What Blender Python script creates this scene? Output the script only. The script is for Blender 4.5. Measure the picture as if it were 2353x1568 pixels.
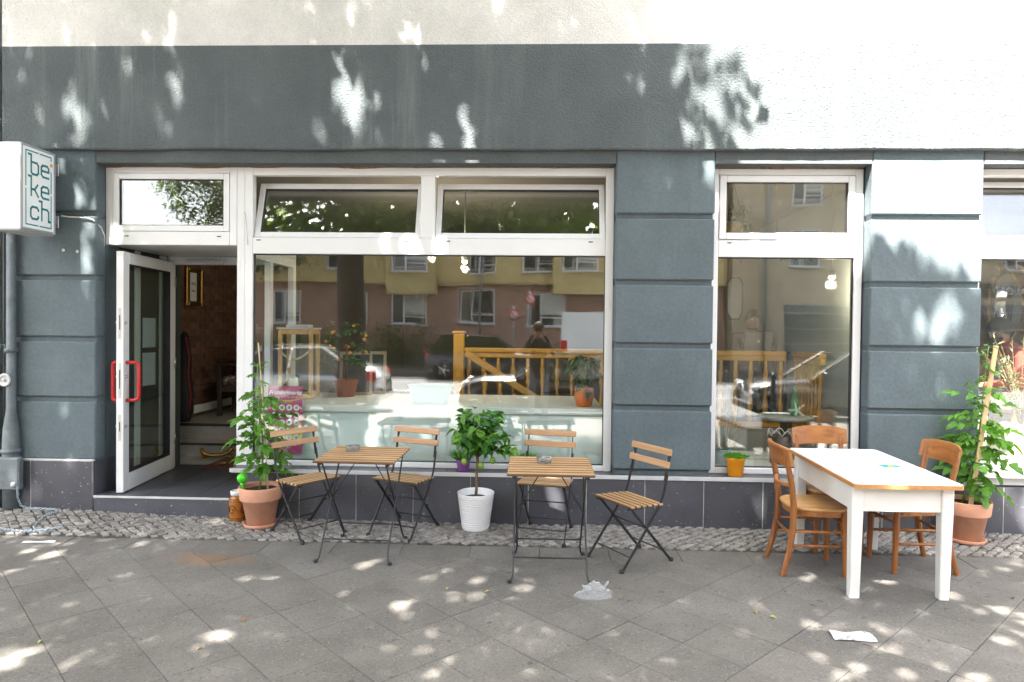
import bpy, bmesh, math, random
import numpy as np
from mathutils import Vector, Matrix, Euler, noise as mnoise

R = random.Random(7)
rad = math.radians
scene = bpy.context.scene
for o in list(bpy.data.objects):
    bpy.data.objects.remove(o)
COL = scene.collection

# ------------------------------------------------------------------ camera, sky, sun, exposure
SLOPE = 0.022                       # the pavement falls towards the street
cam_data = bpy.data.cameras.new('camera')
cam = bpy.data.objects.new('camera', cam_data)
COL.objects.link(cam)
cam_data.sensor_width = 36.0
cam_data.lens = 36.0 * 1620.0 / 2353.0
cam_data.clip_start = 0.05
cam_data.clip_end = 3000
yaw, pit, roll = math.atan(62 / 1620), -math.atan(27 / 1620), rad(0.62)
fw = Vector((-math.sin(yaw) * math.cos(pit), math.cos(yaw) * math.cos(pit), math.sin(pit)))
r0 = Vector((math.cos(yaw), math.sin(yaw), 0))
u0 = r0.cross(fw)
rt = math.cos(roll) * r0 + math.sin(roll) * u0
up = -math.sin(roll) * r0 + math.cos(roll) * u0
cm = Matrix((rt, up, -fw)).transposed().to_4x4()
cm.translation = Vector((0, -5.76, 1.59))
cam.matrix_world = cm
scene.camera = cam

SUN_EL, SUN_AZ = rad(58), rad(18)   # the sun stands behind the camera and a little to its left
sun_dir = Vector((math.sin(SUN_AZ) * math.cos(SUN_EL), math.cos(SUN_AZ) * math.cos(SUN_EL), -math.sin(SUN_EL)))
world = bpy.data.worlds.new('World')
scene.world = world
world.use_nodes = True
wn = world.node_tree
wn.nodes.clear()
wo = wn.nodes.new('ShaderNodeOutputWorld')
wb = wn.nodes.new('ShaderNodeBackground')
sky = wn.nodes.new('ShaderNodeTexSky')
sky.sky_type = 'NISHITA'
sky.sun_disc = False
sky.sun_elevation = SUN_EL
sky.sun_rotation = rad(198)
sky.dust_density = 3.0
sky.ozone_density = 0.6
sky.air_density = 1.0
wb.inputs['Strength'].default_value = 0.07
hs = wn.nodes.new('ShaderNodeHueSaturation')          # thin white cloud over a blue sky
hs.inputs['Saturation'].default_value = 0.45
wn.links.new(sky.outputs[0], hs.inputs['Color'])
wn.links.new(hs.outputs[0], wb.inputs[0])
wn.links.new(wb.outputs[0], wo.inputs[0])
sd = bpy.data.lights.new('sun', 'SUN')
sd.energy = 5.0
sd.angle = rad(0.6)
sd.color = (1.0, 0.95, 0.87)
so = bpy.data.objects.new('sun', sd)
COL.objects.link(so)
so.rotation_euler = sun_dir.to_track_quat('-Z', 'Y').to_euler()
so.location = (-10, -30, 50)
scene.view_settings.view_transform = 'Standard'
scene.view_settings.look = 'None'
scene.view_settings.exposure = 3.76
scene.view_settings.gamma = 1.0
scene.render.engine = 'CYCLES'
cy = scene.cycles
cy.use_denoising = True
cy.use_adaptive_sampling = True
cy.adaptive_threshold = 0.02
cy.max_bounces = 8
cy.diffuse_bounces = 3
cy.glossy_bounces = 4
cy.transmission_bounces = 6
cy.transparent_max_bounces = 24
cy.caustics_reflective = False
cy.caustics_refractive = False
cy.sample_clamp_indirect = 12


def gz(y):
    return SLOPE * y if y < 0 else 0.0


# ------------------------------------------------------------------ object helpers
def tag(o, label=None, cat=None, group=None, kind=None):
    if label: o['label'] = label
    if cat: o['category'] = cat
    if group: o['group'] = group
    if kind: o['kind'] = kind
    return o


def empty(name, loc=(0, 0, 0), rz=0.0, parent=None, tilt=0.0):
    o = bpy.data.objects.new(name, None)
    COL.objects.link(o)
    o.empty_display_size = 0.1
    o.location = loc
    if tilt:
        o.rotation_euler = (Matrix.Rotation(tilt, 3, 'X') @ Matrix.Rotation(rz, 3, 'Z')).to_euler()
    else:
        o.rotation_euler = (0, 0, rz)
    o.parent = parent
    return o


def thing(name, label, cat, loc=(0, 0, 0), rz=0.0, group=None, ground=False):
    if ground:
        loc = (loc[0], loc[1], gz(loc[1]) + (loc[2] if len(loc) > 2 else 0))
    return tag(empty(name, loc, rz, None, math.atan(SLOPE) if ground else 0.0), label, cat, group)


def inst(name, me, parent=None, loc=(0, 0, 0), rot=(0, 0, 0), scale=None):
    o = bpy.data.objects.new(name, me)
    COL.objects.link(o)
    o.parent = parent
    o.location = loc
    o.rotation_euler = rot
    if scale is not None:
        o.scale = (scale,) * 3 if isinstance(scale, (int, float)) else scale
    return o


def copy_tree(o, parent=None):
    c = o.copy()
    COL.objects.link(c)
    c.parent = parent
    for ch in list(o.children):
        copy_tree(ch, c)
    return c


class MB:
    """collects shapes into one mesh"""
    def __init__(self):
        self.v, self.f, self.mi, self.sm = [], [], [], []
        self.cur = 0

    def add(self, vs, fs, smooth=False):
        n = len(self.v)
        self.v += [tuple(p) for p in vs]
        for f in fs:
            self.f.append(tuple(i + n for i in f))
            self.mi.append(self.cur)
            self.sm.append(smooth)
        return self

    def box(self, x0, x1, y0, y1, z0, z1, c=0.0, mat=None):
        """axis-aligned box, c = chamfer; mat = 4x4 transform"""
        if x0 > x1: x0, x1 = x1, x0
        if y0 > y1: y0, y1 = y1, y0
        if z0 > z1: z0, z1 = z1, z0
        c = min(c, (x1 - x0) * .45, (y1 - y0) * .45, (z1 - z0) * .45)
        if c <= 0:
            vs = [(x, y, z) for z in (z0, z1) for y in (y0, y1) for x in (x0, x1)]
            fs = [(0, 2, 3, 1), (4, 5, 7, 6), (0, 1, 5, 4), (2, 6, 7, 3), (0, 4, 6, 2), (1, 3, 7, 5)]
        else:
            vs, idx = [], {}
            for sx in (0, 1):
                for sy in (0, 1):
                    for sz in (0, 1):
                        X, Y, Z = (x0, x1)[sx], (y0, y1)[sy], (z0, z1)[sz]
                        ix, iy, iz = (c, -c)[sx], (c, -c)[sy], (c, -c)[sz]
                        idx[sx, sy, sz] = (len(vs), len(vs) + 1, len(vs) + 2)
                        vs += [(X, Y + iy, Z + iz), (X + ix, Y, Z + iz), (X + ix, Y + iy, Z)]
            I = idx
            fs = [(I[0,0,0][0], I[0,0,1][0], I[0,1,1][0], I[0,1,0][0]), (I[1,0,0][0], I[1,1,0][0], I[1,1,1][0], I[1,0,1][0]),
                  (I[0,0,0][1], I[1,0,0][1], I[1,0,1][1], I[0,0,1][1]), (I[0,1,0][1], I[0,1,1][1], I[1,1,1][1], I[1,1,0][1]),
                  (I[0,0,0][2], I[0,1,0][2], I[1,1,0][2], I[1,0,0][2]), (I[0,0,1][2], I[1,0,1][2], I[1,1,1][2], I[0,1,1][2])]
            for a in (0, 1):
                for b in (0, 1):
                    e = [(I[a,b,0][0], I[a,b,0][1], I[a,b,1][1], I[a,b,1][0]), (I[a,0,b][0], I[a,0,b][2], I[a,1,b][2], I[a,1,b][0]),
                         (I[0,a,b][1], I[0,a,b][2], I[1,a,b][2], I[1,a,b][1])]
                    fs += e
            for k in I.values():
                fs.append(k)
        if mat is not None:
            vs = [tuple(mat @ Vector(p)) for p in vs]
        return self.add(vs, fs)

    def bar(self, a, b, w, h, upv=(0, 0, 1), c=0.0):
        """rectangular bar from a to b, width w, height h (along upv)"""
        a, b = Vector(a), Vector(b)
        d = b - a
        L = d.length
        d.normalize()
        u = Vector(upv)
        s = d.cross(u)
        if s.length < 1e-4:
            s = d.cross(Vector((0, 1, 0)))
        s.normalize()
        u = s.cross(d)
        m = Matrix((d, s, u)).transposed().to_4x4()
        m.translation = a
        return self.box(0, L, -w / 2, w / 2, -h / 2, h / 2, c, m)

    def tube(self, pts, rads, n=8, caps=True, smooth=True):
        pts = [Vector(p) for p in pts]
        if isinstance(rads, (int, float)):
            rads = [rads] * len(pts)
        vs, fs = [], []
        prev = None
        for i, p in enumerate(pts):
            a = pts[max(i - 1, 0)]
            b = pts[min(i + 1, len(pts) - 1)]
            d = (b - a).normalized()
            if prev is None:
                s = d.cross(Vector((0, 0, 1)))
                if s.length < 0.05:
                    s = d.cross(Vector((0, 1, 0)))
            else:
                s = prev - d * prev.dot(d)
            s.normalize()
            prev = s
            t = d.cross(s)
            for k in range(n):
                an = 2 * math.pi * k / n
                vs.append(p + (s * math.cos(an) + t * math.sin(an)) * rads[i])
        for i in range(len(pts) - 1):
            for k in range(n):
                k2 = (k + 1) % n
                fs.append((i * n + k, i * n + k2, (i + 1) * n + k2, (i + 1) * n + k))
        self.add(vs, fs, smooth)
        if caps:
            base = len(self.v) - len(vs)
            m = (len(pts) - 1) * n
            self.f.append(tuple(base + k for k in reversed(range(n)))); self.mi.append(self.cur); self.sm.append(False)
            self.f.append(tuple(base + m + k for k in range(n))); self.mi.append(self.cur); self.sm.append(False)
        return self

    def lathe(self, prof, n=24, smooth=True, wob=0.0, mat=None, closed=False):
        """prof = [(r, z)...] turned about z"""
        vs, fs = [], []
        for r, z in prof:
            for k in range(n):
                a = 2 * math.pi * k / n
                rr = r
                vs.append((rr * math.cos(a), rr * math.sin(a), z))
        m = len(prof)
        for i in range(m - 1):
            for k in range(n):
                k2 = (k + 1) % n
                fs.append((i * n + k, i * n + k2, (i + 1) * n + k2, (i + 1) * n + k))
        if prof[0][0] > 1e-5:
            fs.append(tuple(reversed(range(n))))
        if prof[-1][0] > 1e-5:
            fs.append(tuple((m - 1) * n + k for k in range(n)))
        if mat is not None:
            vs = [tuple(mat @ Vector(p)) for p in vs]
        return self.add(vs, fs, smooth)

    def ball(self, c, r, nu=12, nv=8, sc=(1, 1, 1)):
        vs, fs = [], []
        for j in range(nv + 1):
            th = math.pi * j / nv
            for i in range(nu):
                ph = 2 * math.pi * i / nu
                vs.append((c[0] + r * sc[0] * math.sin(th) * math.cos(ph), c[1] + r * sc[1] * math.sin(th) * math.sin(ph), c[2] + r * sc[2] * math.cos(th)))
        for j in range(nv):
            for i in range(nu):
                i2 = (i + 1) % nu
                fs.append((j * nu + i, (j + 1) * nu + i, (j + 1) * nu + i2, j * nu + i2))
        return self.add(vs, fs, True)

    def prism(self, poly, h, mat=None):
        """polygon in xy extruded 0..h in z"""
        n = len(poly)
        vs = [(p[0], p[1], 0) for p in poly] + [(p[0], p[1], h) for p in poly]
        fs = [tuple(reversed(range(n))), tuple(range(n, 2 * n))] + [(i, (i + 1) % n, n + (i + 1) % n, n + i) for i in range(n)]
        if mat is not None:
            vs = [tuple(mat @ Vector(p)) for p in vs]
        return self.add(vs, fs)

    def mesh(self, name, mats=None):
        me = bpy.data.meshes.new(name)
        me.from_pydata(self.v, [], self.f)
        if mats is not None:
            for m in (mats if isinstance(mats, (list, tuple)) else [mats]):
                me.materials.append(m)
        me.polygons.foreach_set('material_index', self.mi)
        me.polygons.foreach_set('use_smooth', self.sm)
        me.update()
        return me

    def build(self, name, mats, parent=None, loc=(0, 0, 0), rot=(0, 0, 0)):
        return inst(name, self.mesh(name, mats), parent, loc, rot)


def T(x, y, z):
    return Matrix.Translation((x, y, z))


def RX(a): return Matrix.Rotation(a, 4, 'X')
def RY(a): return Matrix.Rotation(a, 4, 'Y')
def RZ(a): return Matrix.Rotation(a, 4, 'Z')


def struct(o):
    o['kind'] = 'structure'
    return o


# ------------------------------------------------------------------ materials
def nodes(name):
    m = bpy.data.materials.new(name)
    m.use_nodes = True
    nt = m.node_tree
    nt.nodes.clear()
    out = nt.nodes.new('ShaderNodeOutputMaterial')
    return m, nt, out


def N(nt, t, **kw):
    n = nt.nodes.new(t)
    for k, v in kw.items():
        if hasattr(n, k) and k not in ('Scale',):
            setattr(n, k, v)
        else:
            n.inputs[k].default_value = v
    return n


def L(nt, a, b):
    nt.links.new(a, b)


def mixc(nt, fac, a, b, mode='MIX'):
    n = nt.nodes.new('ShaderNodeMix')
    n.data_type = 'RGBA'
    n.blend_type = mode
    n.clamp_result = False
    for sock, val in ((n.inputs[0], fac), (n.inputs[6], a), (n.inputs[7], b)):
        if isinstance(val, bpy.types.NodeSocket):
            L(nt, val, sock)
        elif isinstance(val, (int, float)):
            sock.default_value = val
        else:
            sock.default_value = (*val, 1) if len(val) == 3 else val
    return n.outputs[2]


def ramp(nt, fac, p0, p1, c0=(0, 0, 0), c1=(1, 1, 1)):
    n = nt.nodes.new('ShaderNodeValToRGB')
    n.color_ramp.elements[0].position = p0
    n.color_ramp.elements[1].position = p1
    n.color_ramp.elements[0].color = (*c0, 1)
    n.color_ramp.elements[1].color = (*c1, 1)
    L(nt, fac, n.inputs[0])
    return n.outputs[0]


def tex(nt, coord, scale, detail=3, rough=.55, stretch=None, off=(0, 0, 0), dist=0.0):
    c = coord
    if stretch or off != (0, 0, 0):
        mp = nt.nodes.new('ShaderNodeMapping')
        mp.inputs['Scale'].default_value = stretch or (1, 1, 1)
        mp.inputs['Location'].default_value = off
        L(nt, c, mp.inputs[0])
        c = mp.outputs[0]
    n = nt.nodes.new('ShaderNodeTexNoise')
    n.inputs['Scale'].default_value = scale
    n.inputs['Detail'].default_value = detail
    n.inputs['Roughness'].default_value = rough
    n.inputs['Distortion'].default_value = dist
    L(nt, c, n.inputs['Vector'])
    return n.outputs[0]


def hsv_rand(nt, colr, amt):
    oi = nt.nodes.new('ShaderNodeObjectInfo')
    mr = nt.nodes.new('ShaderNodeMapRange')
    mr.inputs['To Min'].default_value = 1 - amt
    mr.inputs['To Max'].default_value = 1 + amt
    L(nt, oi.outputs['Random'], mr.inputs[0])
    h = nt.nodes.new('ShaderNodeHueSaturation')
    L(nt, mr.outputs[0], h.inputs['Value'])
    L(nt, colr, h.inputs['Color'])
    return h.outputs[0]


MATS = {}


def mat(name, col, rough=.5, metal=0.0, var=.12, vs=6.0, bump=0.0, bs=60.0, rand=0.0, space='Object', dirt=0.0, dirtcol=(.12, .1, .08), spec=.5, coat=0.0, rvar=0.1):
    if name in MATS:
        return MATS[name]
    m, nt, out = nodes(name)
    b = N(nt, 'ShaderNodeBsdfPrincipled')
    b.inputs['Roughness'].default_value = rough
    b.inputs['Metallic'].default_value = metal
    b.inputs['Specular IOR Level'].default_value = spec
    if coat:
        b.inputs['Coat Weight'].default_value = coat
        b.inputs['Coat Roughness'].default_value = .05
    if space == 'World':
        co = N(nt, 'ShaderNodeNewGeometry').outputs['Position']
    else:
        co = N(nt, 'ShaderNodeTexCoord').outputs['Object']
    n1 = tex(nt, co, vs, 4, .6)
    c = mixc(nt, ramp(nt, n1, .3, .7), tuple(x * (1 - var) for x in col), tuple(min(1, x * (1 + var)) for x in col))
    if dirt:
        n2 = tex(nt, co, vs * .35, 6, .7, off=(3, 5, 1))
        c = mixc(nt, ramp(nt, n2, .55, .75, (0, 0, 0), (dirt,) * 3), c, dirtcol)
    if rand:
        c = hsv_rand(nt, c, rand)
    L(nt, c, b.inputs['Base Color'])
    if rvar:
        rr = nt.nodes.new('ShaderNodeMapRange')
        rr.inputs['To Min'].default_value = max(0.02, rough - rvar)
        rr.inputs['To Max'].default_value = min(1, rough + rvar)
        L(nt, n1, rr.inputs[0])
        L(nt, rr.outputs[0], b.inputs['Roughness'])
    if bump:
        bn = nt.nodes.new('ShaderNodeBump')
        bn.inputs['Strength'].default_value = 1.0
        bn.inputs['Distance'].default_value = bump
        L(nt, tex(nt, co, bs, 5, .6), bn.inputs['Height'])
        L(nt, bn.outputs[0], b.inputs['Normal'])
    L(nt, b.outputs[0], out.inputs[0])
    MATS[name] = m
    return m


def wood(name, c0, c1, rough=.5, along=0, rand=.12, scale=30.0, bump=.0006, wear=None):
    """grain runs along local axis `along`"""
    m, nt, out = nodes(name)
    b = N(nt, 'ShaderNodeBsdfPrincipled')
    b.inputs['Roughness'].default_value = rough
    co = N(nt, 'ShaderNodeTexCoord').outputs['Object']
    oi = N(nt, 'ShaderNodeObjectInfo')
    ad = nt.nodes.new('ShaderNodeVectorMath')
    ad.operation = 'MULTIPLY_ADD'
    L(nt, oi.outputs['Random'], ad.inputs[0])
    ad.inputs[1].default_value = (13, 7, 5)
    L(nt, co, ad.inputs[2])
    st = [1, 1, 1]
    st[along] = .06
    n1 = tex(nt, ad.outputs[0], scale, 6, .65, stretch=tuple(st), dist=.4)
    c = mixc(nt, ramp(nt, n1, .32, .68), c0, c1)
    n2 = tex(nt, ad.outputs[0], 6, 4, .6)
    c = mixc(nt, ramp(nt, n2, .5, .8, (0, 0, 0), (.35,) * 3), c, tuple(x * .55 for x in c0))
    if wear:
        n3 = tex(nt, ad.outputs[0], 22, 6, .75)
        c = mixc(nt, ramp(nt, n3, .62, .72), c, wear)
    c = hsv_rand(nt, c, rand)
    L(nt, c, b.inputs['Base Color'])
    bn = nt.nodes.new('ShaderNodeBump')
    bn.inputs['Distance'].default_value = bump
    L(nt, n1, bn.inputs['Height'])
    L(nt, bn.outputs[0], b.inputs['Normal'])
    L(nt, b.outputs[0], out.inputs[0])
    return m


def leafmat(name, c, rand=.3, trans=.45, rough=.45):
    m, nt, out = nodes(name)
    co = N(nt, 'ShaderNodeTexCoord').outputs['Object']
    n1 = tex(nt, co, 3.0, 3, .6)
    cc = mixc(nt, ramp(nt, n1, .3, .7), tuple(x * .65 for x in c), tuple(x * 1.35 for x in c))
    cc = hsv_rand(nt, cc, rand)
    d = N(nt, 'ShaderNodeBsdfPrincipled')
    d.inputs['Roughness'].default_value = rough
    d.inputs['Specular IOR Level'].default_value = .35
    L(nt, cc, d.inputs['Base Color'])
    t = N(nt, 'ShaderNodeBsdfTranslucent')
    tc = mixc(nt, 1.0, cc, (1.6, 1.45, .7), 'MULTIPLY')
    L(nt, tc, t.inputs[0])
    mx = nt.nodes.new('ShaderNodeMixShader')
    mx.inputs[0].default_value = trans
    L(nt, d.outputs[0], mx.inputs[1])
    L(nt, t.outputs[0], mx.inputs[2])
    L(nt, mx.outputs[0], out.inputs[0])
    return m


def glassmat(name, f0=.042, wave=.0016, tint=(.97, .985, .98), ws=1.1, dust=0.0):
    """clear sheet: Schlick reflection on each face, the same from both sides"""
    m, nt, out = nodes(name)
    tr = N(nt, 'ShaderNodeBsdfTransparent')
    tr.inputs[0].default_value = (*tint, 1)
    g = N(nt, 'ShaderNodeBsdfGlossy')
    g.inputs['Roughness'].default_value = 0.0
    g.inputs[0].default_value = (1, 1, 1, 1)
    geo = N(nt, 'ShaderNodeNewGeometry')
    dt = nt.nodes.new('ShaderNodeVectorMath')
    dt.operation = 'DOT_PRODUCT'
    L(nt, geo.outputs['Normal'], dt.inputs[0])
    L(nt, geo.outputs['Incoming'], dt.inputs[1])

    def math_(op, a, b=None):
        n = nt.nodes.new('ShaderNodeMath')
        n.operation = op
        for k, v in enumerate((a, b)):
            if v is None:
                continue
            if isinstance(v, bpy.types.NodeSocket):
                L(nt, v, n.inputs[k])
            else:
                n.inputs[k].default_value = v
        return n.outputs[0]
    c = math_('ABSOLUTE', dt.outputs['Value'])
    p = math_('POWER', math_('SUBTRACT', 1.0, c), 5.0)
    fac = math_('ADD', math_('MULTIPLY', p, 1 - f0), f0)
    if wave:
        bn = nt.nodes.new('ShaderNodeBump')
        bn.inputs['Distance'].default_value = wave
        L(nt, tex(nt, geo.outputs['Position'], ws, 1.5, .4), bn.inputs['Height'])
        L(nt, bn.outputs[0], g.inputs['Normal'])
    mx = nt.nodes.new('ShaderNodeMixShader')
    L(nt, fac, mx.inputs[0])
    L(nt, tr.outputs[0], mx.inputs[1])
    L(nt, g.outputs[0], mx.inputs[2])
    res = mx.outputs[0]
    if dust:                                            # wiped dust film on the street side
        df = N(nt, 'ShaderNodeBsdfDiffuse')
        df.inputs[0].default_value = (.75, .74, .70, 1)
        n1 = tex(nt, geo.outputs['Position'], 2.2, 5, .65, stretch=(1, 1, .5), dist=.6)
        m2 = nt.nodes.new('ShaderNodeMixShader')
        L(nt, ramp(nt, n1, .3, .75, (dust * .35,) * 3, (dust,) * 3), m2.inputs[0])
        L(nt, res, m2.inputs[1])
        L(nt, df.outputs[0], m2.inputs[2])
        res = m2.outputs[0]
    L(nt, res, out.inputs[0])
    return m


def plaster(name, col, grain, bump, streak=0.0, streakcol=(.4, .45, .45), stain=0.0, staincol=(.3, .26, .2)):
    """stucco on the facade: spray grain, patches, rain streaks (world space)"""
    m, nt, out = nodes(name)
    b = N(nt, 'ShaderNodeBsdfPrincipled')
    b.inputs['Roughness'].default_value = .85
    b.inputs['Specular IOR Level'].default_value = .3
    co = N(nt, 'ShaderNodeNewGeometry').outputs['Position']
    n1 = tex(nt, co, 1.4, 6, .65)
    c = mixc(nt, ramp(nt, n1, .3, .72), tuple(x * .82 for x in col), tuple(x * 1.16 for x in col))
    n2 = tex(nt, co, grain, 3, .6)
    c = mixc(nt, ramp(nt, n2, .3, .75), mixc(nt, 1.0, c, (.8, .8, .8), 'MULTIPLY'), c)
    if streak:
        n3 = tex(nt, co, 5.0, 5, .7, stretch=(1, 1, .06))
        n4 = tex(nt, co, .55, 3, .6, stretch=(1, 1, .5), off=(4.3, 0, 0))
        mm = nt.nodes.new('ShaderNodeMath')
        mm.operation = 'MULTIPLY'
        L(nt, ramp(nt, n3, .52, .72, (0, 0, 0), (streak,) * 3), mm.inputs[0])
        L(nt, ramp(nt, n4, .45, .62), mm.inputs[1])
        c = mixc(nt, mm.outputs[0], c, streakcol)
    if stain:
        n5 = tex(nt, co, .8, 7, .75, off=(1.3, 2, 7), stretch=(1, 1, .6))
        c = mixc(nt, ramp(nt, n5, .56, .78, (0, 0, 0), (stain,) * 3), c, staincol)
    L(nt, c, b.inputs['Base Color'])
    bn = nt.nodes.new('ShaderNodeBump')
    bn.inputs['Distance'].default_value = bump
    L(nt, n2, bn.inputs['Height'])
    L(nt, bn.outputs[0], b.inputs['Normal'])
    L(nt, b.outputs[0], out.inputs[0])
    return m


GREY = (.104, .122, .128)
M_white_plaster = plaster('white stucco', (.73, .71, .685), 75, .012, stain=.45, staincol=(.38, .34, .28))
M_grey_plaster = plaster('grey stucco', GREY, 58, .016, streak=.7, streakcol=(.25, .29, .28), stain=.3, staincol=(.085, .095, .085))
M_grey_paint = plaster('grey painted render', (.114, .144, .158), 38, .003, streak=.3, streakcol=(.2, .22, .225), stain=.35, staincol=(.085, .095, .105))
M_soffit = plaster('grey soffit', (.10, .115, .118), 45, .004)
M_tile = mat('dark slate tile', (.066, .067, .080), .42, var=.16, vs=4, bump=.0006, bs=80, rand=.1, dirt=.35, dirtcol=(.1, .095, .09), space='World')
nt_ = M_tile.node_tree                                  # old paint splashes on the tiles
b_ = next(n for n in nt_.nodes if n.type == 'BSDF_PRINCIPLED')
src_ = b_.inputs['Base Color'].links[0].from_socket
pos_ = N(nt_, 'ShaderNodeNewGeometry').outputs['Position']
L(nt_, mixc(nt_, ramp(nt_, tex(nt_, pos_, 48, 2, .5), .70, .73, (0, 0, 0), (.7,) * 3), src_, (.42, .42, .41)), b_.inputs['Base Color'])
M_grout = mat('pale grout', (.42, .40, .38), .9, var=.2, vs=20, dirt=.5)
M_pvc = mat('white window plastic', (.69, .69, .69), .32, var=.025, vs=3, space='World', dirt=.25, dirtcol=(.62, .59, .52), rvar=.05)
M_gasket = mat('black rubber seal', (.012, .012, .013), .6)
M_trim = mat('pale sill edge', (.5, .5, .5), .5, var=.1)
M_glass = glassmat('window glass', .076, .003, dust=.005)
M_glass2 = glassmat('window glass inner', .052, .0036, ws=.8)
M_glass_flat = glassmat('door glass', .11, .0006)
M_black_steel = mat('black painted steel', (.012, .012, .014), .42, var=.3, vs=30, spec=.5)
M_rubber = mat('black plastic foot', (.015, .015, .016), .7)
M_slat = wood('oiled acacia slat', (.26, .14, .06), (.48, .30, .15), .55, 0, .16)
M_slatedge = wood('slat edge with painted gap shade', (.10, .05, .022), (.16, .085, .035), .7, 0, .1)  # slat sides coloured dark to paint in the shade of the gaps
M_backslat = wood('oiled acacia back slat', (.34, .17, .075), (.52, .31, .16), .5, 0, .1)
M_chairwood = wood('varnished beech', (.17, .052, .011), (.33, .125, .03), .4, 2, .1, 24, wear=(.46, .24, .09))
M_chairwood_x = wood('varnished beech panel', (.21, .068, .015), (.38, .155, .042), .36, 0, .1, 22)
M_seatwood = wood('worn beech seat', (.40, .20, .065), (.55, .31, .12), .3, 1, .06, 20)
M_cream = mat('cream painted wood', (.70, .68, .64), .38, var=.05, vs=4, dirt=.35, dirtcol=(.55, .5, .4))
M_lamin = mat('white table laminate', (.86, .87, .9), .22, var=.015)
M_edge = wood('orange beech edge', (.45, .19, .05), (.58, .29, .1), .35, 1, .05)
M_terra = mat('terracotta', (.60, .30, .19), .8, var=.12, vs=9, dirt=.35, dirtcol=(.62, .45, .34), bump=.0006, bs=90)
M_soil = mat('potting soil', (.035, .024, .016), .95, var=.5, vs=60, bump=.008, bs=70)
M_whiteceramic = mat('white glazed pot', (.82, .82, .83), .25, var=.02)
M_green_plastic = mat('bright green plastic', (.07, .55, .015), .25, var=.05)
M_stake = wood('pale pine stake', (.55, .38, .19), (.72, .53, .3), .6, 2, .05)
M_stem = mat('green stem', (.16, .27, .06), .6, var=.2)
M_bark = mat('young bark', (.17, .105, .06), .85, var=.35, vs=30, bump=.002, bs=60)
M_leaf_tom = leafmat('tomato leaf', (.09, .23, .03), .35)
M_leaf_tom2 = leafmat('pale tomato leaf', (.12, .29, .05), .3)
M_leaf_lemon = leafmat('lemon leaf', (.045, .155, .026), .4, .28, .3)
M_leaf_lemon2 = leafmat('young lemon leaf', (.13, .3, .045), .2, .4, .35)
M_leaf_dark = leafmat('dark house plant leaf', (.02, .075, .02), .3, .25)
M_leaf_olive = leafmat('olive leaf', (.22, .27, .13), .3, .35)
M_leaf_cress = leafmat('bright cress', (.15, .42, .03), .25, .5)
M_leaf_tree = leafmat('linden leaf', (.08, .135, .03), .35, .48)
M_leaf_hedge = leafmat('hedge leaf', (.07, .14, .035), .3, .3)
M_treebark = mat('tree bark', (.035, .028, .023), .95, var=.4, vs=9, bump=.02, bs=16)


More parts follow.
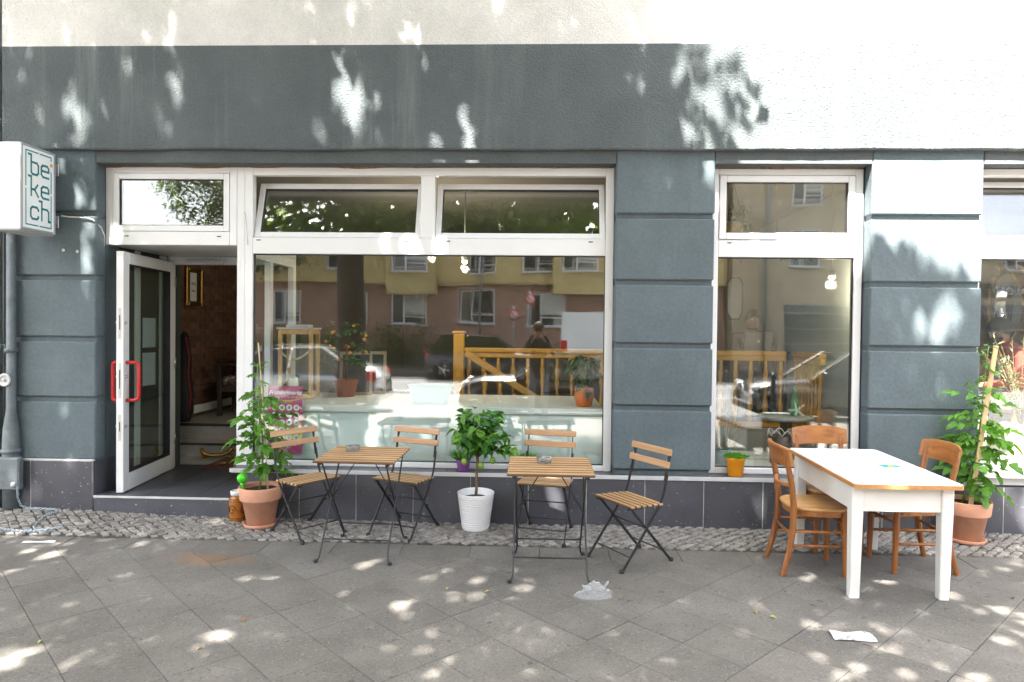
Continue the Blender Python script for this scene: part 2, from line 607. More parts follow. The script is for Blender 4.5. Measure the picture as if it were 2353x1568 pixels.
# ------------------------------------------------------------------ ground materials
def paver_mat(name, pattern=False):
    m, nt, out = nodes(name)
    b = N(nt, 'ShaderNodeBsdfPrincipled')
    b.inputs['Roughness'].default_value = .85
    b.inputs['Specular IOR Level'].default_value = .25
    co = N(nt, 'ShaderNodeNewGeometry').outputs['Position']
    n1 = tex(nt, co, 1.6, 7, .7)
    c = mixc(nt, ramp(nt, n1, .3, .72), (.100, .092, .084), (.168, .156, .143))
    n2 = tex(nt, co, 62, 3, .6)                                     # dark aggregate
    c = mixc(nt, ramp(nt, n2, .57, .63, (0, 0, 0), (.5,) * 3), c, (.06, .058, .055))
    n3 = tex(nt, co, 75, 3, .6, off=(5, 3, 1))                     # pale aggregate
    c = mixc(nt, ramp(nt, n3, .59, .66, (0, 0, 0), (.4,) * 3), c, (.28, .27, .25))
    n4 = tex(nt, co, 9, 6, .75, off=(2, 8, 0))                      # droppings and gum
    c = mixc(nt, ramp(nt, n4, .69, .72, (0, 0, 0), (.55,) * 3), c, (.42, .42, .4))
    n8 = tex(nt, co, 14, 3, .5, off=(1, 4, 0))                      # old chewing gum
    c = mixc(nt, ramp(nt, n8, .70, .715, (0, 0, 0), (.6,) * 3), c, (.045, .043, .04))
    n6 = tex(nt, co, 4.5, 7, .75, off=(7, 1, 0))
    c = mixc(nt, ramp(nt, n6, .58, .78, (0, 0, 0), (.4,) * 3), c, (.075, .07, .064))
    # a rusty spill on the slabs near the door
    mp = nt.nodes.new('ShaderNodeMapping')
    mp.vector_type = 'POINT'
    mp.inputs['Location'].default_value = (2.24 / .42, 1.0 / .17, 0)
    mp.inputs['Scale'].default_value = (1 / .42, 1 / .17, 0)
    L(nt, co, mp.inputs[0])
    ln = nt.nodes.new('ShaderNodeVectorMath')
    ln.operation = 'LENGTH'
    L(nt, mp.outputs[0], ln.inputs[0])
    ad = nt.nodes.new('ShaderNodeMath')
    ad.operation = 'MULTIPLY_ADD'
    L(nt, tex(nt, co, 5, 6, .75, off=(.4, .2, 0)), ad.inputs[0])
    ad.inputs[1].default_value = 2.6
    L(nt, ln.outputs['Value'], ad.inputs[2])
    dv = nt.nodes.new('ShaderNodeMath')
    dv.operation = 'MULTIPLY'
    dv.inputs[1].default_value = .25
    L(nt, ad.outputs[0], dv.inputs[0])
    c = mixc(nt, ramp(nt, dv.outputs[0], .36, .56, (.62,) * 3, (0, 0, 0)), c, (.22, .12, .055))
    if pattern:
        mp2 = nt.nodes.new('ShaderNodeMapping')
        mp2.inputs['Rotation'].default_value = (0, 0, rad(45))
        L(nt, co, mp2.inputs[0])
        br = nt.nodes.new('ShaderNodeTexBrick')
        br.offset = 0.0
        for k, v in (('Scale', 1.0), ('Mortar Size', .004), ('Mortar Smooth', .2), ('Brick Width', .353), ('Row Height', .353)):
            br.inputs[k].default_value = v
        L(nt, mp2.outputs[0], br.inputs['Vector'])
        c = mixc(nt, br.outputs['Fac'], c, (.04, .036, .03))
    else:
        c = hsv_rand(nt, c, .10)
    L(nt, c, b.inputs['Base Color'])
    bn = nt.nodes.new('ShaderNodeBump')
    bn.inputs['Distance'].default_value = .0018
    L(nt, n2, bn.inputs['Height'])
    L(nt, bn.outputs[0], b.inputs['Normal'])
    L(nt, b.outputs[0], out.inputs[0])
    return m


M_paver = paver_mat('paving slab')
M_paver_far = paver_mat('paving slabs further off', True)
M_joint = mat('joint sand', (.085, .077, .066), .95, var=.4, vs=30, space='World')
M_sand = mat('sandy bed', (.06, .054, .045), .95, var=.4, vs=18, bump=.004, bs=60, space='World')
M_cobble = mat('mosaic cobble', (.21, .195, .177), .75, var=.3, vs=22, rand=.35, bump=.002, bs=70)
M_cobble_mass = mat('mosaic cobbles', (.215, .197, .18), .75, var=.55, vs=17, bump=.002, bs=70, space='World')
M_asphalt = mat('asphalt', (.10, .10, .103), .9, var=.15, vs=.6, bump=.003, bs=120, space='World')
M_kerb = mat('granite kerb', (.26, .25, .24), .85, var=.2, vs=25, space='World')
M_line = mat('road paint', (.6, .6, .58), .8, var=.2, vs=8, space='World')
M_earth = mat('ground earth', (.09, .085, .07), .95, var=.3, vs=.2, space='World')

# ------------------------------------------------------------------ the ground
g = MB().add([(-600, -600, -.75), (600, -600, -.75), (600, 600, -.75), (-600, 600, -.75)], [(0, 1, 2, 3)]).build('ground', M_earth)
struct(g)


def sloped(mb, x0, x1, y0, y1, dz=0.0):
    mb.add([(x0, y0, gz(y0) + dz), (x1, y0, gz(y0) + dz), (x1, y1, gz(y1) + dz), (x0, y1, gz(y1) + dz)], [(0, 1, 2, 3)])


BX = 6.3
pm = MB()
sloped(pm, -BX, BX, -3.62, -.57, -.012)
pavement = struct(pm.build('pavement', M_joint))
pm = MB()
sloped(pm, -60, -BX, -8.1, -.57)
sloped(pm, BX, 60, -8.1, -.57)
sloped(pm, -BX, BX, -8.1, -3.62)
pm.build('pavement_surface', M_paver_far, pavement)


def slab_mesh(poly, h=.05, c=.0025):
    """paving slab with a small arris, top at z=0"""
    n = len(poly)
    cx = sum(p[0] for p in poly) / n
    cyy = sum(p[1] for p in poly) / n
    ins = []
    for p in poly:
        d = Vector((cx - p[0], cyy - p[1]))
        d.normalize()
        ins.append((p[0] + d.x * c * 1.4, p[1] + d.y * c * 1.4))
    vs = [(p[0], p[1], -h) for p in poly] + [(p[0], p[1], -c) for p in poly] + [(p[0], p[1], 0) for p in ins]
    fs = [tuple(range(2 * n, 3 * n))]
    for i in range(n):
        j = (i + 1) % n
        fs += [(i, j, n + j, n + i), (n + i, n + j, 2 * n + j, 2 * n + i)]
    return MB().add(vs, fs).mesh('paver', M_paver)


J = .0013
HD = .25 - J * 1.2
HY = .2475 - J * 1.2
me_diamond = slab_mesh([(-HD, 0), (0, -HY), (HD, 0), (0, HY)])
me_mitre = slab_mesh([(-.25 + J, .2325), (-.25 + J, 0), (0, -.2475 + J * 1.4), (.25 - J, 0), (.25 - J, .2325)][::1])
tl = math.atan(SLOPE)
for n in range(-5, 19):
    xn = -3.48 + .5 * n
    if -BX < xn < BX - .3:
        o = inst('paver', me_mitre, pavement, (xn + .25, -.82, gz(-.82) + R.uniform(-.0015, .0015)), (tl + R.uniform(-.003, .003), R.uniform(-.003, .003), 0))
    for j in range(0, 11):
        cx, cyy = xn + (.25 if j % 2 else 0), -1.0675 - .2475 * j
        if -BX + .1 < cx < BX - .1:
            inst('paver', me_diamond, pavement, (cx, cyy, gz(cyy) + R.uniform(-.0018, .0018)), (tl + R.uniform(-.004, .004), R.uniform(-.004, .004), 0))

# cobbled mosaic strip along the house
cs = MB()
sloped(cs, -BX, BX, -.57, 0.02, -.010)
cobble_strip = struct(cs.build('cobble_strip', M_sand))


def stone_shape(sx, sy, rr):
    """irregular four to five sided stone with rounded shoulders"""
    pts = []
    for a, b in ((-1, -1), (1, -1), (1, 1), (-1, 1)):
        pts.append((a * sx * rr.uniform(.72, 1.05), b * sy * rr.uniform(.72, 1.05)))
    if rr.random() < .4:
        k = rr.randrange(4)
        p, q = pts[k], pts[(k + 1) % 4]
        pts.insert(k + 1, ((p[0] + q[0]) / 2 * 1.12, (p[1] + q[1]) / 2 * 1.12))
    return pts


def stone_geo(pts, h):
    n = len(pts)
    vs = [(p[0], p[1], -.03) for p in pts] + [(p[0] * .97, p[1] * .97, h - .006) for p in pts] + [(p[0] * .78, p[1] * .78, h) for p in pts]
    fs = [tuple(range(2 * n, 3 * n))]
    for i in range(n):
        j = (i + 1) % n
        fs += [(i, j, n + j, n + i), (n + i, n + j, 2 * n + j, 2 * n + i)]
    return vs, fs


def smooth01(t):
    t = max(0, min(1, t))
    return t * t * (3 - 2 * t)


def cob_z(x, y):
    return gz(y) + .004 * math.sin(x * 2.1 + y * 5) + .05 * smooth01((-x - 2.6) / 1.6) * smooth01((y + .5) / .5)


stone_meshes = []
for k in range(14):
    vs, fs = stone_geo(stone_shape(.03, .028, R), .004 + .003 * R.random())
    stone_meshes.append(MB().add(vs, fs).mesh('cobblestone', M_cobble))
spots = []
P = .0605
for i in range(-110, 111):
    for j in range(-110, 111):
        wob = .012 * math.sin(i * .31) + .012 * math.sin(j * .23 + 1)
        x = (i - j) * P * .7071 * 1.04 + R.uniform(-.006, .006) + wob
        y = -.28 + (i + j) * P * .7071 * .98 + R.uniform(-.006, .006) + wob * .7
        if -5.2 < x < 4.6 and -.560 < y < -.012 + (.0 if x > -3.7 else -.0):
            spots.append((x, y, rad(45) + R.uniform(-.2, .2)))
spots.sort(key=lambda s: s[1] + .05 * abs(s[0]) * (1 if abs(s[0]) > 3.9 else 0))
for x, y, a in spots[:300]:
    inst('cobblestone', R.choice(stone_meshes), cobble_strip, (x, y, cob_z(x, y) + R.uniform(-.003, .003)), (R.uniform(-.06, .06), R.uniform(-.06, .06), a), R.uniform(.9, 1.06))
cm_ = MB()
for x, y, a in spots[300:]:
    vs, fs = stone_geo(stone_shape(.03, .028, R), .004 + .003 * R.random())
    z = cob_z(x, y) + R.uniform(-.003, .003)
    mm = T(x, y, z) @ RZ(a) @ RX(R.uniform(-.06, .06)) @ RY(R.uniform(-.06, .06))
    cm_.add([tuple(mm @ Vector(p)) for p in vs], fs)
tag(cm_.build('cobblestones', M_cobble_mass, cobble_strip), kind='stuff')
cs = MB()
NX = 60
for i in range(NX):
    for j in range(4):
        xa, xb = -BX + 2 * BX * i / NX, -BX + 2 * BX * (i + 1) / NX
        ya, yb = -.57 + .58 * j / 4, -.57 + .58 * (j + 1) / 4
        cs.add([(xa, ya, cob_z(xa, ya) - .007), (xb, ya, cob_z(xb, ya) - .007), (xb, yb, cob_z(xb, yb) - .007), (xa, yb, cob_z(xa, yb) - .007)], [(0, 1, 2, 3)])
cs.build('sand_bed', M_sand, cobble_strip)

# kerb, road, far pavement
kb = MB()
for i in range(-30, 30):
    kb.box(i * 1.2 + .004, i * 1.2 + 1.196, -8.26, -8.1, -.45, gz(-8.1), .008)
struct(kb.build('kerb', M_kerb))
ROADZ = -.30
rd = MB().add([(-300, -21, ROADZ), (300, -21, ROADZ), (300, -8.26, ROADZ), (-300, -8.26, ROADZ)], [(0, 1, 2, 3)]).build('road', M_asphalt)
struct(rd)
dm = MB()
for i in range(-8, 9):
    dm.box(i * 5 - 1.5, i * 5 + 1.5, -14.6, -14.48, ROADZ - .001, ROADZ + .004)
dm.box(-60, 60, -18.35, -18.25, ROADZ - .001, ROADZ + .004)
dm.build('lane_marking', M_line, rd)
fp = MB().box(-300, 300, -26.5, -21.0, -.6, -.17).build('far_pavement', M_paver_far)
struct(fp)

# ------------------------------------------------------------------ the cafe building
cafe = thing('cafe_building', 'grey and white stuccoed house with white framed shop windows and open door', 'building', (0, 0, 0))


def B(x0, x1, y0, y1, z0, z1, c, name, m, parent=cafe):
    return MB().box(x0, x1, y0, y1, z0, z1, c).build(name, m, parent)


WL, WR = -4.47, 9.0            # left and right end of the house
YF = -.05                      # plane of the painted band above the windows
ZP, ZF, ZO = 3.885, 3.04, 2.94  # paint line, lower edge of the band, top of openings


def wavy_wall(name, x0, x1, z0, z1, y, m, nx, edge, back=.3):
    """front sheet whose lower edge runs slightly uneven"""
    mb = MB()
    vs, fs = [], []
    for i in range(nx + 1):
        x = x0 + (x1 - x0) * i / nx
        zz = z0 + edge * mnoise.noise(Vector((x * 1.3, 3.1, 0))) + edge * .4 * mnoise.noise(Vector((x * 9, 1.1, 0)))
        vs += [(x, y, z1), (x, y, zz + .012), (x, y + .008, zz), (x, back, zz)]
    for i in range(nx):
        for k in range(3):
            a = i * 4 + k
            fs.append((a, a + 1, a + 5, a + 4))
    mb.add(vs, fs)
    mb.add([(x0, y, z0), (x0, y, z1), (x0, back, z1), (x0, back, z0)], [(0, 1, 2, 3)])
    return mb.build(name, m, cafe)


wavy_wall('painted_band', WL, WR, ZF, ZP, YF, M_grey_plaster, 140, .012)
B(WL, WR, YF + .0, .35, ZP, 14.0, 0, 'upper_wall', M_white_plaster)
B(WL, WR, .3, .35, ZO + .02, ZP, 0, 'wall_core', M_soffit)
for x0, x1 in ((-3.705, .612), (1.405, 2.648), (3.518, 5.3)):
    B(x0 + .0015, x1 - .0015, .0, .3, ZO, ZF + .03, .004, 'lintel', M_soffit)

# rusticated pilasters: each block a piece of its own
JZ = (2.518, 1.981, 1.468, .962)


def pilaster(x0, x1, zbot, bare=None):
    core = B(x0 + .009, x1 - .009, .03, .34, 0.0, ZF + .03, 0, 'pilaster', M_grey_paint)
    B(x0 + .004, x1 - .004, .145, .335, 0.0, ZF + .02, 0, 'reveal', M_grey_paint, core)
    zs = [ZF + .02] + list(JZ) + [zbot]
    for k in range(5):
        top = zs[k] - (.021 if k else 0)
        bot = zs[k + 1] + (.021 if k < 4 else 0)
        B(x0, x1, -.002 + R.uniform(-.003, .003), .14, bot, top, .010, 'block', M_grey_paint, core)
    return core


pilaster(-4.43, -3.705, .458)
pilaster(.612, 1.405, .458)
pilaster(2.648, 3.518, .458)
pilaster(5.3, 6.2, .458)
B(6.2, WR, .0, .35, .4, ZF + .02, 0, 'end_wall', M_grey_paint)
B(WL, -4.432, .012, .34, .46, ZF, 0, 'corner_strip', M_grey_paint)

# plinth of slate tiles
plinth = B(-2.44, WR, -.0215, .13, -.1, .372, 0, 'plinth', M_grout)
x = -2.435
k = 0
while x < 6.2:
    w = .473
    B(x, x + w - .007, -.0255 + R.uniform(-.0012, .0012), -.021, -.08, .378, .0015, 'tile', M_tile, plinth)
    x += w
left_plinth = B(-4.39, -3.7235, -.027, .3, -.1, .452, 0, 'door_plinth', M_grout)
for x0, x1 in ((-4.40, -4.248), (-4.241, -3.722)):
    B(x0, x1, -.031, -.0265, -.06, .447, .0015, 'tile', M_tile, left_plinth)
B(-3.722, -3.708, -.004, 1.35, .16, .447, .0015, 'tile', M_tile, left_plinth)
B(-4.40, -3.71, -.022, -.004, .449, .462, .002, 'edge_trim', M_trim, left_plinth)

# window sills: tile pieces with a pale edge strip
sill = B(-2.55, 3.55, .0, .17, .372, .394, 0, 'window_sill', M_grout)
x = -2.55
while x < 3.5:
    w = min(.60, 3.56 - x)
    B(x, x + w - .005, -.028, .155, .3945, .412, .002, 'sill_tile', M_tile, sill)
    x += .60
B(-2.55, 3.56, -.034, -.0285, .381, .414, .0015, 'edge_trim', M_trim, sill)

# ------------------------------------------------------------------ windows
YW = .13


def ring(mb, x0, x1, z0, z1, t, y0, y1, c=.003, tt=None, tb=None):
    tt = t if tt is None else tt
    tb = t if tb is None else tb
    mb.box(x0, x0 + t, y0, y1, z0, z1, c)
    mb.box(x1 - t, x1, y0, y1, z0, z1, c)
    mb.box(x0 + t + .0002, x1 - t - .0002, y0 + .001, y1 - .001, z1 - tt, z1, c)
    mb.box(x0 + t + .0002, x1 - t - .0002, y0 + .001, y1 - .001, z0, z0 + tb, c)


def panes(parent, x0, x1, z0, z1, y=.028, tiltx=.0012, two=True, m1=None, m2=None):
    """insulating glass: two sheets a little out of parallel"""
    w, h = x1 - x0, z1 - z0
    o = MB().box(-w / 2, w / 2, -.0005, .0005, -h / 2, h / 2).build('pane', m1 or M_glass, parent, ((x0 + x1) / 2, y, (z0 + z1) / 2), (0, 0, 0))
    if two:
        MB().box(-w / 2, w / 2, -.0005, .0005, -h / 2, h / 2).build('pane', m2 or M_glass2, parent, ((x0 + x1) / 2, y + .022, (z0 + z1) / 2), (tiltx, 0, .0016))
    g = MB()
    ring(g, x0 - .001, x1 + .001, z0 - .001, z1 + .001, .006, y - .010, y + .032, 0, .008, .006)
    g.build('gasket', M_gasket, parent)
    return o


def sash(win, x0, x1, z0, z1, t=.048, y=YW + .006, tilt=0.0, depth=.055):
    """opening casement hung at its lower rail; local origin at that hinge"""
    mb = MB()
    ring(mb, x0, x1, 0, z1 - z0, t, 0, depth, .004)
    s = mb.build('sash', M_pvc, win, (0, y, z0), (-tilt, 0, 0))
    return s


def panes_local(s, x0, x1, h, t):
    w = x1 - x0 - 2 * t
    for dy, mm, rx in ((.025, M_glass, 0), (.043, M_glass2, .002)):
        MB().box(-w / 2 - .004, w / 2 + .004, -.0005, .0005, -h / 2 + t - .004, h / 2 - t + .004).build('pane', mm, s, ((x0 + x1) / 2, dy, h / 2), (rx, 0, 0))
    g = MB()
    ring(g, x0 + t - .001, x1 - t + .001, t - .001, h - t + .001, .007, .012, .05, 0)
    g.build('gasket', M_gasket, s)


def caps(win, xs, z):
    for x in xs:
        B(x - .018, x + .018, YW - .0035, YW, z, z + .008, .001, 'drain_cap', M_gasket, win)


# the wide shop window
mb = MB()
mb.box(-2.565, -2.43, YW, YW + .075, .40, ZO, .004)
mb.box(.545, .611, YW, YW + .075, .412, ZO, .004)
mb.box(-2.4295, .5445, YW + .001, YW + .074, 2.868, ZO, .004)
mb.box(-2.4295, .5445, YW + .001, YW + .074, 2.207, 2.345, .004)
mb.box(-2.4295, .5445, YW + .001, YW + .074, .413, .458, .004)
mb.box(-1.002, -.884, YW + .0005, YW + .0745, 2.3455, 2.8675, .003)
win1 = mb.build('shop_window', M_pvc, cafe)
o = panes(win1, -2.43, .545, .458, 2.207, YW + .03, .0016)
for a, b in ((-2.427, -1.004), (-.882, .543)):
    s = sash(win1, a, b, 2.35, 2.855, .048, YW + .012, rad(17))
    panes_local(s, a, b, .505, .048)
caps(win1, (-2.38, -1.12, -.77, .42), 2.318)
B(-2.53, -2.5, YW - .003, YW, .46, 2.93, .001, 'cover_strip', M_pvc, win1)

# fanlight over the entrance
mb = MB()
ring(mb, -3.703, -2.567, 2.275, ZO, .062, YW, YW + .075, .004, .055, .115)
win0 = mb.build('fanlight', M_pvc, cafe)
s = sash(win0, -3.638, -2.632, 2.392, 2.883, .05, YW - .004)
panes_local(s, -3.638, -2.632, .491, .05)
caps(win0, (-3.52, -2.72), 2.345)

# the tall window between the pilasters
mb = MB()
ring(mb, 1.408, 2.638, .413, 2.93, .062, YW, YW + .075, .004, .05, .05)
mb.box(1.4705, 2.5755, YW + .001, YW + .074, 2.205, 2.345, .004)
win2 = mb.build('tall_window', M_pvc, cafe)
panes(win2, 1.470, 2.576, .463, 2.205, YW + .03, .0012)
s = sash(win2, 1.474, 2.572, 2.35, 2.876, .055, YW - .006)
panes_local(s, 1.474, 2.572, .526, .055)
caps(win2, (1.56, 2.46), 2.318)

# the neighbour's window
mb = MB()
ring(mb, 3.521, 5.297, .505, 2.935, .055, YW, YW + .075, .004, .06, .05)
mb.box(3.5765, 5.2415, YW + .001, YW + .074, 2.205, 2.345, .004)
win3 = mb.build('salon_window', M_pvc, cafe)
panes(win3, 3.576, 5.242, .555, 2.205, YW + .03, .001)
s = sash(win3, 3.579, 5.239, 2.35, 2.87, .048, YW + .012, rad(13))
panes_local(s, 3.579, 5.239, .52, .048)
M_whiteboard = mat('white painted sill board', (.8, .79, .77), .5, var=.04, vs=5)
B(3.522, 5.296, -.075, .205, .455, .503, .006, 'salon_sill', M_whiteboard)
B(3.523, 5.295, -.02, .129, .39, .4545, .003, 'sill_base', M_trim)

# ------------------------------------------------------------------ entrance niche, door
M_nicheceil = mat('white niche ceiling', (.6, .6, .58), .5, var=.05)
entry = B(-3.705, -2.445, -.012, 1.869, -.1, .150, 0, 'entrance_step', M_grout)
B(-3.70, -2.45, -.03, -.012, -.08, .143, .0015, 'tile', M_tile, entry)
for i in range(3):
    for j in range(3):
        B(-3.703 + i * .42, -3.703 + i * .42 + .416, -.03 + j * .46, -.03 + j * .46 + .456, .150, .163, .0015, 'tile', M_tile, entry)
B(-3.703, -2.447, -.036, -.0305, .147, .166, .001, 'edge_trim', M_trim, entry)
M_innerfloor = mat('pale worn floor boards', (.3, .28, .25), .6, var=.15, vs=6)
B(-3.703, -2.45, 1.352, 1.869, .150, .164, .001, 'lobby_floor', M_innerfloor, entry)
B(-3.704, -2.5, .206, 1.40, 2.276, 2.33, .002, 'niche_ceiling', M_nicheceil)
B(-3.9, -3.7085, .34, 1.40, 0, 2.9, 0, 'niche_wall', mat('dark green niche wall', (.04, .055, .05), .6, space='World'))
# glazed right side of the niche
mb = MB()
for y0, y1 in ((.206, .27), (.72, .78), (1.33, 1.40)):
    mb.box(-2.56, -2.50, y0, y1, .164, 2.275, .004)
mb.box(-2.559, -2.501, .2705, 1.3295, .164, .30, .004)
mb.box(-2.559, -2.501, .2705, 1.3295, 2.19, 2.275, .004)
side = mb.build('niche_side_window', M_pvc, cafe)
MB().box(-2.5305, -2.5295, .271, .719, .301, 2.189).build('pane', M_glass_flat, side)
MB().box(-2.5305, -2.5295, .781, 1.329, .301, 2.189).build('pane', M_glass_flat, side)
# door frame at the back of the niche
mb = MB()
mb.box(-3.703, -3.655, 1.125, 1.2, .164, 2.275, .004)
mb.box(-3.6545, -2.565, 1.126, 1.199, 2.2, 2.275, .004)
dframe = mb.build('door_frame', M_pvc, cafe)
MB().bar((-3.5, 1.12, 2.235), (-3.1, 1.06, 2.215), .03, .03, c=.003).build('door_closer_arm', M_trim, dframe)
# leaf swung out into the niche: local x from hinge towards the lock edge
door = empty('door', (-3.645, 1.10, .172), math.atan2(-1.08, .12), cafe)
DW, DH = 1.06, 2.04
mb = MB()
ring(mb, 0, DW, 0, DH, .105, -.03, .03, .004, .10, .15)
mb.build('door_leaf', M_pvc, door)
MB().box(.106, DW - .106, -.002, .0, .151, DH - .101).build('pane', M_glass_flat, door)
gk = MB()
ring(gk, .104, DW - .104, .149, DH - .099, .009, -.031, .031, 0)
gk.build('gasket', M_gasket, door)
M_red = mat('red lacquered tube', (.52, .012, .014), .3, var=.08)
M_lock = mat('brushed lock steel', (.5, .5, .48), .35, 1.0, var=.15, vs=40)
for s_ in (-1, 1):
    pts = [(DW - .05, s_ * .03, .80), (DW - .05, s_ * .072, .80), (DW - .058, s_ * .085, .803), (DW - .07, s_ * .088, .815), (DW - .075, s_ * .088, .84)]
    pts = [(DW - .05, s_ * .028, .78), (DW - .05, s_ * .1, .78), (DW - .051, s_ * .118, .785), (DW - .053, s_ * .128, .797), (DW - .055, s_ * .132, .82),
           (DW - .055, s_ * .132, 1.06), (DW - .053, s_ * .128, 1.083), (DW - .051, s_ * .118, 1.095), (DW - .05, s_ * .1, 1.10), (DW - .05, s_ * .028, 1.10)]
    if s_ < 0:
        pts = [(p[0], -.03 + (p[1] + .03) * .5, p[2]) for p in pts]
    MB().tube(pts, .0145, 12).build('handle', M_red, door)
for z0, z1 in ((.44, .66), (.80, 1.10), (1.30, 1.56)):
    MB().box(DW - .0005, DW + .002, -.011, .011, z0, z1, .0005).build('lock_plate', M_lock, door)
    MB().box(DW + .0021, DW + .003, -.004, .004, z0 + .08, z1 - .06).build('keyhole_slot', M_gasket, door)
for z in (.56, .98, 1.44):
    for s_ in (-1, 1):
        MB().lathe([(.0, 0), (.013, 0), (.013, .012), (.0, .013)], 12, mat=T(DW - .03, s_ * .03, z) @ RX(-s_ * math.pi / 2)).build('lock_cylinder', M_lock, door)
MB().box(DW - .1, DW, -.031, .031, -.012, -.0005, .001).build('door_sweep', M_gasket, door)
for z in (.25, 1.0, 1.8):
    MB().lathe([(.0, 0), (.011, 0), (.011, .1), (.0, .1)], 10, mat=T(-.012, .03, z)).build('hinge', M_lock, door)

# crumbling brown seam between the frames and the lintel
M_seam = mat('brown crumbling mortar', (.2, .12, .07), .95, var=.4, vs=30)
for x0, x1 in ((-3.70, .60), (1.41, 2.63)):
    n = int((x1 - x0) / .03)
    vs, fs = [], []
    for i in range(n + 1):
        x = x0 + (x1 - x0) * i / n
        h = .006 + .016 * max(0, mnoise.noise(Vector((x * 2.3, 7, 0))) + .25 * mnoise.noise(Vector((x * 14, 2, 0))))
        vs += [(x, YW - .004, ZO), (x, YW - .0045, ZO - h), (x, YW + .004, ZO - h - .003)]
    for i in range(n):
        for k in (0, 1):
            a = i * 3 + k
            fs.append((a, a + 3, a + 4, a + 1))
    MB().add(vs, fs).build('mortar_seam', M_seam, cafe)

# pale strip and notices on the niche wall, seen through the open door's glass
nw = bpy.data.objects['niche_wall']
M_palegreen = mat('pale green painted strip', (.5, .58, .52), .6, var=.06)
B(-3.7083, -3.69, .56, .64, .17, 2.27, .003, 'wall_strip', M_palegreen, nw)
B(-3.7083, -3.688, .98, 1.10, .17, 2.27, .003, 'wall_strip', M_palegreen, nw)
for z0, z1 in ((1.38, 1.66), (1.02, 1.33)):
    B(-3.7083, -3.705, .70, .92, z0, z1, 0, 'notice_sheet', mat('pale notice paper', (.42, .55, .55), .7, var=.1, vs=20), nw)


# ------------------------------------------------------------------ rooms behind the glass
M_room = mat('dim ochre room wall', (.22, .17, .105), .9, var=.15, vs=1.5, space='World')
M_roomwhite = mat('pale room wall', (.34, .38, .37), .85, var=.06, vs=1.2, space='World')
M_floorwood = mat('dark floor boards', (.10, .065, .04), .5, var=.3, vs=5, space='World')
M_ceil = mat('room ceiling', (.22, .21, .19), .9, var=.05, space='World')
M_ledge = mat('pale painted window bench', (.82, .83, .78), .5, var=.05, vs=2, space='World')
M_panel = mat('pale aqua bench front', (.70, .80, .79), .55, var=.07, vs=1.6, space='World')
M_rail = wood('honey lacquered spruce', (.55, .28, .03), (.68, .38, .06), .35, 2, .08, 20)
M_rail_x = wood('honey lacquered spruce rail', (.55, .28, .03), (.68, .38, .06), .35, 0, .08, 20)
M_nosing = mat('black stair nosing', (.02, .02, .02), .5)

B(-4.6, 3.5, 6.5, 6.6, -.2, 3.0, 0, 'room_back_wall', M_room)
B(-4.6, 6.5, .36, 6.6, 3.0, 3.08, 0, 'room_ceiling', M_ceil)
B(3.0, 3.1, .36, 6.5, -.1, 3.0, 0, 'room_side_wall', M_roomwhite)
B(6.4, 6.5, .36, 5.0, -.1, 3.0, 0, 'salon_side_wall', M_roomwhite)
B(3.1, 6.4, 4.9, 5.0, -.1, 3.0, 0, 'salon_back_wall', M_roomwhite)
B(3.1, 6.4, .21, 4.9, .0, .42, 0, 'salon_floor', M_floorwood)
B(-2.44, 3.0, .21, 2.2, -.1, .10, 0, 'lower_floor', M_floorwood)
raised = B(-2.3, 3.0, 2.2, 6.5, -.1, .52, 0, 'raised_floor', M_floorwood)
B(2.84, 3.0, 1.0, 2.199, .1, .519, 0, 'raised_edge', M_roomwhite)
B(-2.3, 2.84, 2.19, 2.1995, .1, .519, 0, 'raised_front', M_roomwhite)
B(-4.6, -2.301, 2.13, 6.5, -.1, .475, 0, 'lobby_landing', M_innerfloor)
B(-4.19, -2.301, 1.87, 2.13, .0, .295, .002, 'stair_step', M_innerfloor)
B(-4.19, -2.301, 1.860, 1.875, .272, .299, .002, 'stair_nosing', M_nosing)
B(-4.19, -2.301, 2.118, 2.1295, .448, .479, .002, 'stair_nosing', M_nosing)
B(-4.19, -3.706, 1.42, 1.869, .0, .163, 0, 'lobby_corner', M_innerfloor)

# brick wall of the lobby
M_brick = mat('old red brick', (.13, .066, .04), .9, var=.3, vs=14, rand=.28, bump=.003, bs=40)
M_mortar = mat('brick mortar', (.12, .095, .075), .95, var=.2, vs=20)
bw = B(-4.35, -4.215, 1.42, 6.5, .0, 3.0, 0, 'brick_wall', M_mortar)
me_brick = MB().box(0, .016, 0, .236, 0, .066, .003).mesh('brick', M_brick)
for r in range(31):
    for c in range(8):
        y = 2.2 + c * .248 + (.124 if r % 2 else 0)
        inst('brick', me_brick, bw, (-4.214 + R.uniform(-.003, .004), y, .56 + r * .0765), (R.uniform(-.02, .02), 0, 0))
B(-4.2, -4.185, 2.43, 6.4, .522, .62, .003, 'skirting', M_ledge)

# window bench behind the wide pane
bench = B(-2.43, .56, .235, 1.38, .86, .922, .008, 'window_bench', M_ledge)
B(-2.43, .56, .26, .30, .1, .859, 0, 'bench_front', M_panel, bench)

# ---------------- things in the rooms
BT = .922


def baluster_mesh(h, m):
    pr = [(.018, 0), (.018, h * .12), (.026, h * .14), (.02, h * .17), (.030, h * .28), (.017, h * .40), (.015, h * .5), (.020, h * .56), (.027, h * .62), (.018, h * .66), (.024, h * .72), (.029, h * .80), (.017, h * .88), (.022, h * .9), (.018, h * .92), (.018, h)]
    return MB().lathe(pr, 10).mesh('baluster', m)


